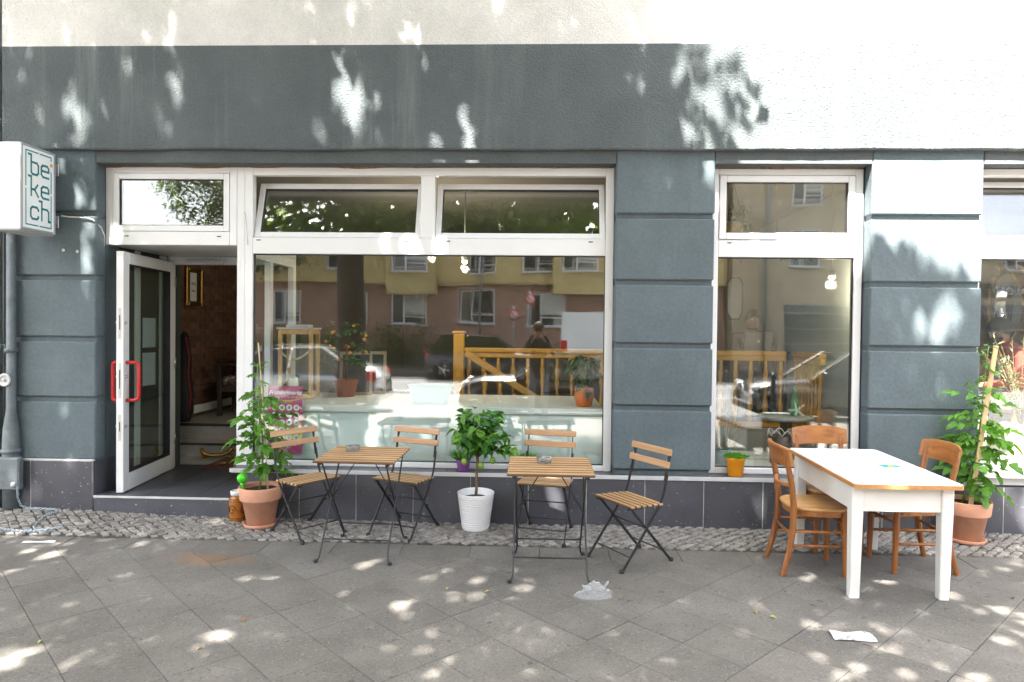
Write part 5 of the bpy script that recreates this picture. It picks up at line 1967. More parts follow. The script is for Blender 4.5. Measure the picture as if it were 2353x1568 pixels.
sheet('crumpled_flyer', 'torn printed flyer lying on the pavement before the white table', 'paper', (1.70, -1.94), -.06, .22, .095, mat('printed scrap', (.5, .5, .52), .6, var=.85, vs=38, dirt=.7, dirtcol=(.1, .2, .35)), .012)
sheet('paper_strip', 'white strip of paper on the pavement below the chain', 'paper', (-3.66, -.735), .1, .23, .03, M_paper, .004)
M_dry = [leafmat('dry leaf a', (.42, .3, .08), .3, .2), leafmat('dry leaf b', (.2, .09, .03), .3, .1), leafmat('dry leaf c', (.3, .33, .08), .3, .2)]
dry = []
for k in range(3):
    mb = MB()
    leaflet(mb, (-.5, 0, 0), (1, 0, .1), (0, 0, 1), 1, .5, (0, .7, 1, .6, 0), .3, .5, .2, rb)
    dry.append(mb.mesh('leaf_blade', M_dry[k]))
for k, (x, y, lab) in enumerate(((-2.95, -1.02, 'ochre dry leaf near the rusty patch'), (-1.62, -1.93, 'yellowish dry leaf on the slabs before the left table'), (-.55, -1.42, 'red brown dry leaf left of the plastic bag'), (-.30, -1.45, 'pale green leaf between the tables on the slabs'), (.20, -1.45, 'brown leaf just left of the plastic bag'), (1.35, -1.72, 'ochre curled leaf before the white table'), (1.27, -1.66, 'dark scrap of leaf beside the ochre curled leaf'), (2.92, -1.35, 'yellow leaf right of the white table on the slabs'), (-2.55, -2.25, 'ochre leaf in the sun patch at the lower left'), (-1.70, -2.28, 'green leaf at the lower left of the pavement'), (-.42, -.96, 'orange brown leaf under the right folding table'), (2.30, -2.45, 'pale leaf at the lower right of the pavement'))):
    t = thing('fallen_leaf', lab, 'leaf', (x, y), rb.uniform(0, 6), 'fallen leaves on the pavement', True)
    inst('leaf_blade', dry[k % 3], t, (0, 0, .008), (rb.uniform(-.3, .3), rb.uniform(-.2, .2), 0), rb.uniform(.025, .045))


# ------------------------------------------------------------------ the street tree that shades the house
def tree_leaves(name, parent, clumps, per, sig, size, m, seed, keep=None, flat=.5):
    rs = np.random.RandomState(seed)
    cl = np.asarray(clumps)
    idx = np.repeat(np.arange(len(cl)), per)
    c = cl[idx] + rs.normal(0, 1, (len(idx), 3)) * np.array(sig)
    if keep is not None:
        c = c[keep(c, rs)]
    n = len(c)
    nrm = rs.normal(0, 1, (n, 3))
    nrm[:, 2] = np.abs(nrm[:, 2]) + flat
    nrm /= np.linalg.norm(nrm, axis=1)[:, None]
    t = rs.normal(0, 1, (n, 3))
    t -= nrm * np.sum(t * nrm, axis=1)[:, None]
    t /= np.linalg.norm(t, axis=1)[:, None]
    b = np.cross(nrm, t)
    s = size * rs.uniform(.65, 1.25, (n, 1))
    # five-point leaf: stalk end, two shoulders, two flanks, tip
    v0 = c - t * s * .5
    v1 = c + b * s * .40 - t * s * .12 - nrm * s * .06
    v2 = c + t * s * .55 - nrm * s * .12
    v3 = c - b * s * .40 - t * s * .12 - nrm * s * .06
    vs = np.stack([v0, v1, v2, v3], 1).reshape(-1, 3)
    me = bpy.data.meshes.new(name)
    me.vertices.add(4 * n)
    me.vertices.foreach_set('co', vs.astype(np.float32).ravel())
    me.loops.add(4 * n)
    me.loops.foreach_set('vertex_index', np.arange(4 * n, dtype=np.int32))
    me.polygons.add(n)
    me.polygons.foreach_set('loop_start', (np.arange(n) * 4).astype(np.int32))
    me.polygons.foreach_set('loop_total', np.full(n, 4, np.int32))
    me.materials.append(m)
    me.update(calc_edges=True)
    return inst(name, me, parent)


def ell(rs, n, c, r, shell=.45):
    d = rs.normal(0, 1, (n, 3))
    d /= np.linalg.norm(d, axis=1)[:, None]
    q = rs.uniform(0, 1, (n, 1)) ** shell
    return np.array(c) + d * q * np.array(r)


EDGE_Z = np.array([-12, -6, -3, -1, -.2, .3, .9, 1.6, 2.0, 2.25, 2.6, 3.0, 3.5, 3.9, 4.6, 6, 12])
EDGE_X = np.array([7.0, 6.5, 5.6, 4.6, 4.0, 3.6, 3.62, 3.66, 3.5, 2.8, 1.75, 1.6, 1.65, 1.15, .6, -.5, -2])
dx_, dz_ = math.tan(SUN_AZ), -math.tan(SUN_EL) / math.cos(SUN_AZ)


# openings in the crown: (x, z) where the light that falls through them meets the house front, half width
GAPS = np.array([(-3.88, 3.34, 0.077), (-3.79, 3.21, 0.049), (-3.02, 3.5, 0.056), (-3.0, 3.41, 0.042), (-3.28, 4.05, 0.035), (-3.06, 3.8, 0.035), (-3.24, 3.8, 0.028), (-1.63, 3.64, 0.035), (-1.61, 3.43, 0.084), (-1.47, 3.37, 0.049), (-1.34, 3.37, 0.035), (-1.56, 3.22, 0.056), (-1.51, 3.14, 0.042), (-1.3, 3.04, 0.028), (-0.63, 3.22, 0.056), (-0.57, 3.02, 0.049), (-0.82, 3.0, 0.042), (1.09, 3.54, 0.049), (1.25, 3.4, 0.035), (1.39, 3.35, 0.056), (1.44, 3.24, 0.049), (1.18, 3.11, 0.049), (1.34, 3.04, 0.042), (1.56, 3.08, 0.056), (1.6, 3.01, 0.035), (0.72, 3.94, 0.028), (-3.57, 3.34, 0.028), (-1.56, 4.02, 0.032), (-3.82, 2.7, 0.049), (-3.81, 2.27, 0.042), (-3.77, 2.12, 0.049), (-3.76, 2.49, 0.042), (-3.8, 1.94, 0.028), (1.34, 2.86, 0.042), (-1.1, 2.52, 0.091), (-0.88, 2.5, 0.07), (-1.32, 2.5, 0.042), (-3.67, 2.61, 0.035), (2.77, 1.79, 0.049), (2.94, 1.81, 0.049), (3.28, 1.83, 0.063), (3.36, 1.71, 0.049), (3.04, 1.69, 0.07), (3.2, 1.71, 0.07), (2.88, 1.56, 0.056), (3.19, 1.58, 0.077), (3.06, 1.61, 0.056), (3.39, 2.3, 0.07), (3.23, 2.09, 0.042), (2.7, 2.04, 0.035), (2.99, 1.3, 0.042), (3.13, 1.37, 0.049), (3.23, 1.18, 0.063), (2.7, 1.32, 0.028), (0.13, 0.24, 0.07), (1.8, 0.16, 0.056), (0.19, 0.11, 0.049), (-1.51, 1.1, 0.056), (-1.06, 1.15, 0.056), (-0.92, 1.07, 0.042), (-0.69, 1.12, 0.035), (-3.09, -1.63, 0.067), (-3.07, -1.78, 0.044), (-3.27, -1.57, 0.037), (-2.6, -1.31, 0.043), (-2.83, -1.44, 0.03), (-2.55, -0.28, 0.052), (-1.43, -2.26, 0.041), (-1.29, -2.21, 0.041), (-1.08, -3.28, 0.053), (-1.04, -3.6, 0.051), (-0.97, -3.59, 0.034), (-1.0, -3.84, 0.026), (-0.68, -3.65, 0.029), (-1.78, -4.0, 0.058), (-1.76, -4.19, 0.061), (-1.74, -3.92, 0.032), (-0.82, -3.55, 0.023), (-1.75, -2.95, 0.032), (-1.34, -3.24, 0.036), (-0.25, -2.86, 0.06), (0.1, -3.44, 0.035), (0.2, -3.85, 0.03), (0.28, -4.16, 0.039), (0.49, -3.97, 0.028), (0.36, -3.08, 0.034), (-0.11, -3.06, 0.032), (0.0, -2.58, 0.052), (0.14, -2.64, 0.039), (0.37, -2.31, 0.054), (0.05, -2.12, 0.042), (0.04, -1.49, 0.045), (-0.82, -1.81, 0.058), (-0.79, -1.66, 0.053), (-0.68, -2.55, 0.047), (-0.26, -1.86, 0.043), (0.01, -1.82, 0.029), (1.4, -3.37, 0.037), (1.75, -3.25, 0.038), (1.87, -3.29, 0.028), (2.11, -3.05, 0.044), (2.28, -3.08, 0.041), (2.49, -3.06, 0.044), (2.64, -3.11, 0.034), (2.47, -3.53, 0.051), (2.56, -3.55, 0.034), (2.15, -3.74, 0.033), (2.23, -4.04, 0.031), (2.33, -3.91, 0.048), (2.54, -3.89, 0.037), (2.73, -3.81, 0.039), (2.87, -3.98, 0.036), (2.78, -4.01, 0.036), (2.16, -1.78, 0.047), (2.11, -1.9, 0.037), (2.61, -1.87, 0.029), (3.03, -2.24, 0.041), (3.23, -2.62, 0.039), (3.12, -3.25, 0.029), (1.91, -2.82, 0.03), (1.83, -3.8, 0.028), (2.42, -4.03, 0.031)])


# openings through which the tilted upper panes mirror the sky
LINES = []
rg = random.Random(77)
pn = Vector((0, -math.cos(rad(17)), math.sin(rad(17))))
for k in range(60):
    o = Vector((rg.uniform(-2.35, .5), .14 + .1 * rg.random(), 0))
    o.z = 2.37 + .36 * (o.y - .14) / .1
    d = (o - Vector((0, -5.76, 1.59))).normalized()
    d = d - 2 * d.dot(pn) * pn
    LINES.append((np.array(o), np.array(d), rg.choice((.025, .03, .04, .05, .06))))


def shade_keep(c, rs):
    """outline of the crown as the sun sees it"""
    y = np.minimum(c[:, 1], -1.2)
    X = c[:, 0] - y * dx_
    Z = c[:, 2] + (-y) * dz_
    e = np.interp(Z, EDGE_Z, EDGE_X)
    gap = (c[:, 2] > 3.9) & (c[:, 1] < -1.4)
    gap &= (Z > -.6) | (rs.uniform(0, 1, len(c)) < .62)
    for gx, gzz, gr in GAPS:
        w = gr * .85 + .014 if (gx > 2.6 and gzz > 1) else gr * .85 + .022
        gap &= ~(((X - gx) / w) ** 2 + ((Z - gzz) / (w * 1.75)) ** 2 < rs.uniform(.7, 1.25, len(c)))
    for o, d, r in LINES:
        v = c - o
        t = v @ d
        q = np.linalg.norm(v - t[:, None] * d, axis=1)
        gap &= ~((q < r * rs.uniform(.7, 1.2, len(c))) & (t > 0))
    return (X < e + rs.normal(0, .10, len(c))) & gap


TX0, TY0 = -3.66, -7.5
tree = thing('street_tree', 'large linden tree standing at the kerb, its crown shading the house front', 'tree', (TX0, TY0, -.2))
tp = [(0, 0, 0), (.02, 0, .25), (.03, .02, 1.4), (.0, .05, 2.8), (.05, .08, 4.2), (.1, .1, 5.6), (.15, .1, 7.5), (.1, .2, 10)]
MB().tube(tp, [.40, .31, .27, .255, .24, .19, .13, .05], 20).build('trunk', M_treebark, tree)
rs = np.random.RandomState(3)
limb_ends = []
rt_ = random.Random(8)
for k in range(15):
    az = k * 2.39996
    z0 = 3.6 + 3.2 * (k / 15)
    ln = rt_.uniform(3.2, 4.6) * (1 - .25 * k / 15)
    el = .35 + .75 * k / 15
    d = Vector((math.cos(az) * math.cos(el), math.sin(az) * math.cos(el) + .12, math.sin(el)))
    pts = [Vector((.05, .08, z0))]
    for i in range(1, 6):
        pts.append(pts[0] + d * (ln * i / 5) + Vector((.15 * rt_.uniform(-1, 1), .15 * rt_.uniform(-1, 1), .35 * math.sin(i / 5 * 2.2))))
    MB().tube(pts, [.10, .08, .062, .046, .032, .018], 9).build('limb', M_treebark, tree)
    for q in (2, 3, 4, 5):
        for w in range(2):
            a2 = rt_.uniform(0, 6.28)
            e = pts[q] + Vector((math.cos(a2), math.sin(a2), rt_.uniform(-.2, .9))) * rt_.uniform(.8, 1.5)
            MB().tube([pts[q], pts[q].lerp(e, .5) + Vector((0, 0, .1)), e], [.03, .02, .008], 6).build('bough', M_treebark, tree)
            limb_ends.append(e)
clA = ell(rs, 620, (TX0 + .9, TY0 + 1.6, 9.4), (5.0, 5.0, 5.2), .42)
clB = ell(rs, 260, (TX0 + 3.6, TY0 + 2.6, 6.6), (3.6, 3.2, 2.2), .5)
clC = ell(rs, 110, (TX0 - 1.2, TY0 + 2.0, 7.6), (3.2, 4.0, 2.4), .5)
clD = np.stack([rs.uniform(-.3, 2.0, 90), rs.uniform(-6.2, -4.4, 90), np.zeros(90)], 1)
clD[:, 2] = rs.uniform(-.2, 1.9, 90) - clD[:, 1] * 1.683
cl = np.concatenate([clA, clB, clC, clD])
loc0 = np.array([TX0, TY0, -.2])
crown = tree_leaves('crown', tree, cl - loc0, 86, (.42, .42, .32), .142, M_leaf_tree, 5, keep=lambda c, r: shade_keep(c + loc0, r))

ft = thing('far_tree', 'bushy tree on the far side of the street, seen mirrored in the fanlight', 'tree', (-12.6, -22.5, -.2))
MB().tube([(0, 0, 0), (.05, 0, 2), (0, .1, 5), (.1, 0, 8)], [.25, .2, .15, .05], 12).build('trunk', M_treebark, ft)
rs = np.random.RandomState(14)
tree_leaves('crown', ft, np.concatenate([ell(rs, 170, (.3, 0, 7.8), (3.1, 2.6, 2.9), .4), ell(rs, 60, (1.2, 0, 5.2), (2.0, 2.0, 1.2), .4)]), 60, (.3, .3, .22), .17, M_leaf_tree, 6)

# ------------------------------------------------------------------ houses across the street
M_ochre = plaster('ochre render', (.58, .46, .22), 20, .01, stain=.3, staincol=(.28, .2, .09))
M_brownred = plaster('red brown render', (.42, .26, .20), 20, .01, stain=.3, staincol=(.2, .13, .1))
M_beige = plaster('beige render', (.5, .41, .29), 20, .01, stain=.4, staincol=(.24, .2, .14))
M_winglass = mat('far window pane', (.03, .04, .045), .06, 0, var=.3, vs=.7, spec=.9, rvar=.02)
M_curtain = mat('net curtain', (.5, .5, .47), .8, var=.15, vs=4)
HY0 = -26.0
hA = thing('apartment_house', 'ochre apartment house with red brown ground floor across the street', 'building', (0, HY0, -.17))
MB().box(-14, 8.4, -10, -.5, 0, 3.75).build('ground_floor_wall', M_brownred, hA)
MB().box(-14, 8.4, -10, 0, 3.76, 9.7).build('upper_wall', M_ochre, hA)
MB().box(-14.3, 8.6, -10, .3, 9.71, 9.95, .02).build('eaves', M_trim, hA)
MB().add([(-14.3, .3, 9.96), (8.6, .3, 9.96), (8.6, -5, 12.6), (-14.3, -5, 12.6), (-14.3, -10, 9.96), (8.6, -10, 9.96)], [(0, 1, 2, 3), (3, 2, 5, 4), (0, 3, 4), (1, 5, 2)]).build('roof', mat('red roof tile', (.2, .06, .04), .8, var=.2), hA)


def far_window(h, x, y, z, w, ht, m=M_pvc):
    mb = MB()
    f = .06
    mb.box(-w / 2, w / 2, 0, .08, 0, f).box(-w / 2, w / 2, 0, .08, ht - f, ht).box(-w / 2, -w / 2 + f, 0, .08, f, ht - f).box(w / 2 - f, w / 2, 0, .08, f, ht - f)
    mb.box(-w * .14, -w * .14 + .07, 0, .08, f, ht - f)
    mb.box(-w * .14 + .07, w / 2 - f, 0, .075, ht * .24, ht * .24 + .06)
    win = mb.build('window', m, h, (x, y, z))
    MB().box(-w / 2 + f, w / 2 - f, .02, .03, f, ht - f).build('pane', M_winglass, win)
    MB().box(-w / 2 - .08, w / 2 + .08, 0, .16, -.06, -.002).build('sill', M_trim, win)
    if R.random() < .6:
        MB().box(-w * .12, w / 2 - f, .031, .036, ht * .34, ht - f).build('curtain', M_curtain, win)


for i in range(7):
    xx = -12.3 + i * 3.15
    far_window(hA, xx + .3 + R.uniform(-.35, .35), -.499, 1.95 + R.uniform(-.1, .1), R.uniform(1.2, 1.75), 1.5)
    for fl_ in range(2):
        far_window(hA, xx + (.25 if i % 2 else -.2), .001, 4.35 + fl_ * 2.75, 1.3 + .35 * (i % 3 == 1), 1.6)
for x in (-9.0, -2.6, 3.9):
    MB().tube([(x, .08, .1), (x, .08, 9.7)], .06, 8).build('downpipe', M_zinc, hA)
for x0, x1 in ((-6.9, -4.7), (.6, 2.9)):
    MB().box(x0, x1, .001, .55, 3.3, 9.6, .02).build('bay', M_ochre, hA)
    for fl_ in range(2):
        far_window(hA, (x0 + x1) / 2, .551, 4.35 + fl_ * 2.75, 1.5, 1.6)
MB().box(-14, 8.4, -.499, -.44, 0, .7, .01).build('base_course', M_iron, hA)
MB().box(5.6, 6.7, -.499, -.45, 0, 2.3, .01).build('entrance_door', M_darkwood, hA)
hB = thing('corner_house', 'tall beige house with shop front across the street', 'building', (0, HY0, -.17))
MB().box(8.62, 30, -10, 0, 0, 12.6).build('wall', M_beige, hB)
MB().box(8.5, 30.2, -10, .4, 12.61, 13.0, .02).build('cornice', M_trim, hB)
MB().tube([(10.1, .1, 0), (10.1, .1, 12.6)], .07, 10).build('downpipe', M_zinc, hB)
for i in range(6):
    for fl_ in range(3):
        far_window(hB, 11.9 + i * 3.1, .001, 4.6 + fl_ * 2.9, 1.25, 1.7)
for x0 in (11.0, 15.2, 19.4):
    sf = MB().box(x0, x0 + 2.7, .001, .03, .5, 3.0).build('shop_front', M_winglass, hB)
    mb = MB()
    for k in range(9):
        mb.bar((x0 + .05 + k * .29, .05, 2.62), (x0 + .32 + k * .29, .05, 2.98), .02, .02)
        mb.bar((x0 + .32 + k * .29, .052, 2.62), (x0 + .05 + k * .29, .052, 2.98), .02, .02)
    for z in (.5, 1.2, 1.9, 2.6, 2.98):
        mb.box(x0, x0 + 2.7, .035, .07, z, z + .04)
    mb.build('lattice', M_signgrey, sf)
sb = MB().box(19.3, 22.3, .04, .12, 3.35, 3.95, .01).build('shop_sign', mat('dark sign board', (.03, .03, .03), .5), hB)
inst('lettering', text_mesh('SALON', .5, M_inkwhite, 0, 'CENTER', .005), sb, (20.8, .135, 3.5), (math.pi / 2, 0, math.pi))
hC = thing('side_street_house', 'low grey house beyond the side street corner', 'building', (0, HY0 - 14, -.17))
MB().box(-60, -27, -10, 0, 0, 6.5).build('wall', M_beige, hC)
MB().add([(-60, 0, 6.51), (-27, 0, 6.51), (-27, -5, 8.6), (-60, -5, 8.6), (-60, -10, 6.51), (-27, -10, 6.51)], [(0, 1, 2, 3), (3, 2, 5, 4), (0, 3, 4), (1, 5, 2)]).build('roof', MATS['red roof tile'], hC)

for lab, x0, x1, hh, sd_ in (('dense green hedge before the red brown ground floor', -7.4, -4.7, 1.75, 31), ('low shrubs right of the dense hedge across the street', -.2, 1.4, .9, 32), ('green shrubs at the left end of the ochre house', -12.5, -8.6, 1.5, 33)):
    hd = thing('hedge', lab, 'hedge', ((x0 + x1) / 2, -24.9, -.17), 0, 'hedges across the street')
    rs = np.random.RandomState(sd_)
    n = int((x1 - x0) * 26)
    c = np.stack([rs.uniform(-(x1 - x0) / 2, (x1 - x0) / 2, n), rs.uniform(-.5, .5, n), rs.uniform(.1, 1, n) ** .7 * hh * (.7 + .3 * rs.uniform(0, 1, n))], 1)
    tree_leaves('foliage', hd, c, 40, (.22, .2, .2), .1, M_leaf_hedge, sd_)
    MB().tube([(0, 0, 0), (.05, 0, hh * .7)], [.05, .02], 7).build('stem', M_treebark, hd)

# ------------------------------------------------------------------ vehicles, seen as reflections
M_tyre = mat('tyre rubber', (.015, .015, .016), .8)
M_rim = mat('alloy rim', (.6, .6, .6), .35, .3, var=.1)
M_carglass = mat('tinted car glass', (.012, .018, .018), .04, 0, var=.1, spec=.9, rvar=.01)
M_lamp = mat('clear lamp', (.6, .62, .64), .1, .4)
M_tail = mat('red tail lamp', (.45, .01, .01), .2)
M_blackplastic = mat('black bumper plastic', (.02, .02, .02), .6)
M_plate = mat('number plate white', (.75, .75, .75), .4)


def vehicle(name, label, cat, loc, rz, paint, Ln, Wd, belt, roofz, cab, hood, tail, clear=.2, wheel=.32, bonnet_drop=.0, van=False):
    """cab = (rear base x, rear top x, front top x, front base x) as fractions of the length; +x is the front"""
    t = thing(name, label, cat, loc, rz)
    hw = Wd / 2
    X = lambda f: (f - .5) * Ln
    st = [(0, tail * .82, .90), (.02, tail, .96), (.10, tail + .01, .995), (cab[0], belt - .02, 1.0), (.5, belt, 1.0), (cab[3], belt - .04, 1.0), (.88, hood, .97), (.97, hood - .10, .92), (1.0, hood - .26, .84)]
    vs, fs = [], []
    for f, zt, wf in st:
        w = hw * wf
        zb = clear + (.1 if f in (0, 1.0) else 0)
        ring_ = [(-w * .9, zb), (-w, zb + .14), (-w * 1.01, (zb + zt) / 2 + .05), (-w * .97, zt - .10), (-w * .86, zt - .02), (0, zt + .015), (w * .86, zt - .02), (w * .97, zt - .10), (w * 1.01, (zb + zt) / 2 + .05), (w, zb + .14), (w * .9, zb)]
        vs += [(X(f), p[0], p[1]) for p in ring_]
    m = 11
    for k in range(len(st) - 1):
        for i in range(m):
            j = (i + 1) % m
            fs.append((k * m + i, k * m + j, (k + 1) * m + j, (k + 1) * m + i))
    fs += [tuple(range(m)), tuple((len(st) - 1) * m + i for i in reversed(range(m)))]
    MB().add(vs, fs, True).build('body', paint, t)
    # greenhouse
    xs0, xs1, xs2, xs3 = (X(c) for c in cab)
    wb, wr = hw * .93, hw * (.9 if van else .72)
    zb, zr = belt - .06, roofz
    vs = [(xs0, -wb, zb), (xs3, -wb, zb), (xs3, wb, zb), (xs0, wb, zb), (xs1, -wr, zr), (xs2, -wr, zr), (xs2, wr, zr), (xs1, wr, zr)]
    gfs = [(0, 1, 5, 4), (1, 2, 6, 5), (2, 3, 7, 6), (3, 0, 4, 7)]
    if van:
        MB().add(vs, gfs + [(4, 5, 6, 7)]).build('cargo_body', paint, t)
        MB().add([(X(.80), -wb - .004, zb + .1), (X(.93), -wb - .004, zb + .1), (X(.86), -wr - .03, zr - .25), (X(.80), -wr - .03, zr - .25)], [(0, 1, 2, 3)]).build('side_window', M_carglass, t)
        MB().add([(X(.80), wb + .004, zb + .1), (X(.93), wb + .004, zb + .1), (X(.86), wr + .03, zr - .25), (X(.80), wr + .03, zr - .25)], [(3, 2, 1, 0)]).build('side_window', M_carglass, t)
    else:
        MB().add(vs, gfs).build('windows', M_carglass, t)
        n = 8
        rv, rf = [], []
        for k in range(n + 1):
            u = k / n
            x = xs1 - .06 + (xs2 - xs1 + .12) * u
            zc = zr + .055 * math.sin(math.pi * u) - .01
            for v in (-1, -.5, 0, .5, 1):
                rv.append((x, v * (wr + .015), zc - .035 * v * v))
        for k in range(n):
            for i in range(4):
                a = k * 5 + i
                rf.append((a, a + 5, a + 6, a + 1))
        MB().add(rv, rf, True).build('roof', paint, t)
        for s_ in (-1, 1):
            for a, b in (((xs0, s_ * wb, zb), (xs1, s_ * wr, zr)), ((xs3, s_ * wb, zb), (xs2, s_ * wr, zr)), (((xs0 + xs3) / 2, s_ * (wb + .004), zb), ((xs1 + xs2) / 2, s_ * (wr + .004), zr))):
                MB().bar(a, b, .05, .06, (1, 0, 0), .01).build('pillar', paint, t)
    for fx in (.17, .80):
        for s_ in (-1, 1):
            w_ = empty('wheel', (X(fx), s_ * (hw - .1), wheel), 0, t)
            rot = RX(math.pi / 2)
            MB().lathe([(wheel * .62, -.1), (wheel * .9, -.11), (wheel, -.08), (wheel, .08), (wheel * .9, .11), (wheel * .62, .1)], 28, mat=rot).build('tyre', M_tyre, w_)
            mb = MB().lathe([(wheel * .56, -.085), (wheel * .64, -.09), (wheel * .64, .09), (wheel * .56, .085)], 28, mat=rot)
            for q in range(5):
                a = 2 * math.pi * q / 5
                mb.bar((0, s_ * .075, 0), (wheel * .6 * math.cos(a), s_ * .08, wheel * .6 * math.sin(a)), .03, .075, (0, 1, 0))
            mb.build('rim', M_rim, w_)
            MB().lathe([(0, 0), (wheel * 1.14, 0), (wheel * 1.14, .01), (0, .01)], 24, mat=T(X(fx), s_ * (hw * 1.008), wheel * 1.02) @ RX(-s_ * math.pi / 2) @ T(0, 0, -.012)).build('wheel_arch', M_blackplastic, t)
    for s_ in (-1, 1):
        MB().ball((X(.965), s_ * hw * .68, hood - .17), .11, 12, 8, (1.2, 1.3, .8)).build('headlight', M_lamp, t)
        MB().box(X(.004), X(.045), s_ * hw * .88 - .09, s_ * hw * .88 + .06, tail - (.28 if not van else -.0), tail - (.06 if not van else -.45), .02).build('tail_light', M_tail, t)
        MB().ball((X(cab[3] - .05), s_ * (hw + .08), belt + .06), .09, 10, 6, (.6, 1, .7)).build('wing_mirror', paint, t)
        for fx in (.38, .58):
            MB().bar((X(fx), s_ * hw * 1.005, belt - .17), (X(fx + .035), s_ * hw * 1.005, belt - .17), .03, .025, c=.004).build('door_handle', paint, t)
    MB().box(X(-.012), X(.03), -hw * .88, hw * .88, clear + .05, clear + .27, .05).build('rear_bumper', paint if not van else M_blackplastic, t)
    MB().box(X(.955), X(1.008), -hw * .78, hw * .78, clear + .05, clear + .25, .05).build('front_bumper', M_blackplastic, t)
    MB().box(X(-.015), X(-.011), -.26, .26, tail - .28, tail - .17).build('number_plate', M_plate, t)
    return t


def paintm(name, c, metal):
    return mat(name, c, .25, metal, var=.03, coat=1.0)


vehicle('parked_car', 'silver saloon car parked at the near kerb, mirrored in the shop window', 'car', (-5.6, -9.35, ROADZ), math.pi, paintm('silver car paint', (.5, .52, .54), .7), 4.4, 1.78, .98, 1.44, (.10, .27, .56, .74), .93, 1.02)
vehicle('parked_car', 'low black car parked at the near kerb right of the silver car', 'car', (.55, -9.35, ROADZ), math.pi, paintm('black car paint', (.008, .008, .01), .2), 4.4, 1.78, .95, 1.40, (.06, .22, .54, .73), .88, .98)
vehicle('parked_car', 'black off-road car parked across the street, mirrored in the shop window', 'car', (-1.95, -19.8, ROADZ), 0, paintm('blue black car paint', (.008, .009, .014), .2), 4.3, 1.84, 1.08, 1.62, (.03, .14, .60, .77), 1.02, 1.08, .25, .36)
vehicle('delivery_van', 'white delivery van parked across the street, mirrored in the shop window', 'van', (3.35, -19.8, ROADZ), 0, paintm('white van paint', (.75, .77, .8), 0), 5.2, 2.0, 1.1, 2.5, (.005, .012, .80, .94), 1.05, 1.05, .25, .36, van=True)
vehicle('parked_car', 'dark car parked at the near kerb before the tall window', 'car', (6.6, -9.35, ROADZ), math.pi, MATS['black car paint'], 4.4, 1.8, .97, 1.45, (.05, .2, .54, .73), .9, 1.0)
for x, lab in ((4.6, 'black iron bollard at the near kerb before the tall window'), ):
    t = thing('bollard', lab, 'bollard', (x, -7.9, gz(-7.9)))
    MB().lathe([(.0, 0), (.06, 0), (.055, .1), (.045, .15), (.042, .85), (.055, .88), (.06, .93), (.03, .98), (0, .99)], 14).build('post', M_black_steel, t)
for x, y, lab in ((-.35, -20.9, 'round no parking sign across the street, the taller one'), (-.95, -21.1, 'round no parking sign across the street, the lower one')):
    t = thing('traffic_sign', lab, 'sign', (x, y, -.17))
    hh = 2.9 if 'taller' in lab else 2.3
    MB().tube([(0, 0, 0), (0, 0, hh + .3)], .03, 8).build('post', M_zinc, t)
    MB().lathe([(0, 0), (.21, 0), (.21, .01), (0, .01)], 24, mat=T(0, .04, hh) @ RX(-math.pi / 2)).build('red_rim', M_red, t)
    MB().lathe([(0, 0), (.155, 0), (.155, .004), (0, .004)], 24, mat=T(0, .051, hh) @ RX(-math.pi / 2)).build('blue_disc', mat('sign pale disc', (.5, .42, .42), .5), t)
    MB().bar((-.11, .058, hh + .11), (.11, .058, hh - .11), .04, .004, (0, 1, 0)).build('slash', M_red, t)

# ------------------------------------------------------------------ people
M_skin = mat('skin', (.42, .24, .17), .55, var=.06)
M_hairdark = mat('dark hair', (.018, .013, .01), .6, var=.4, vs=60, bump=.004, bs=90)


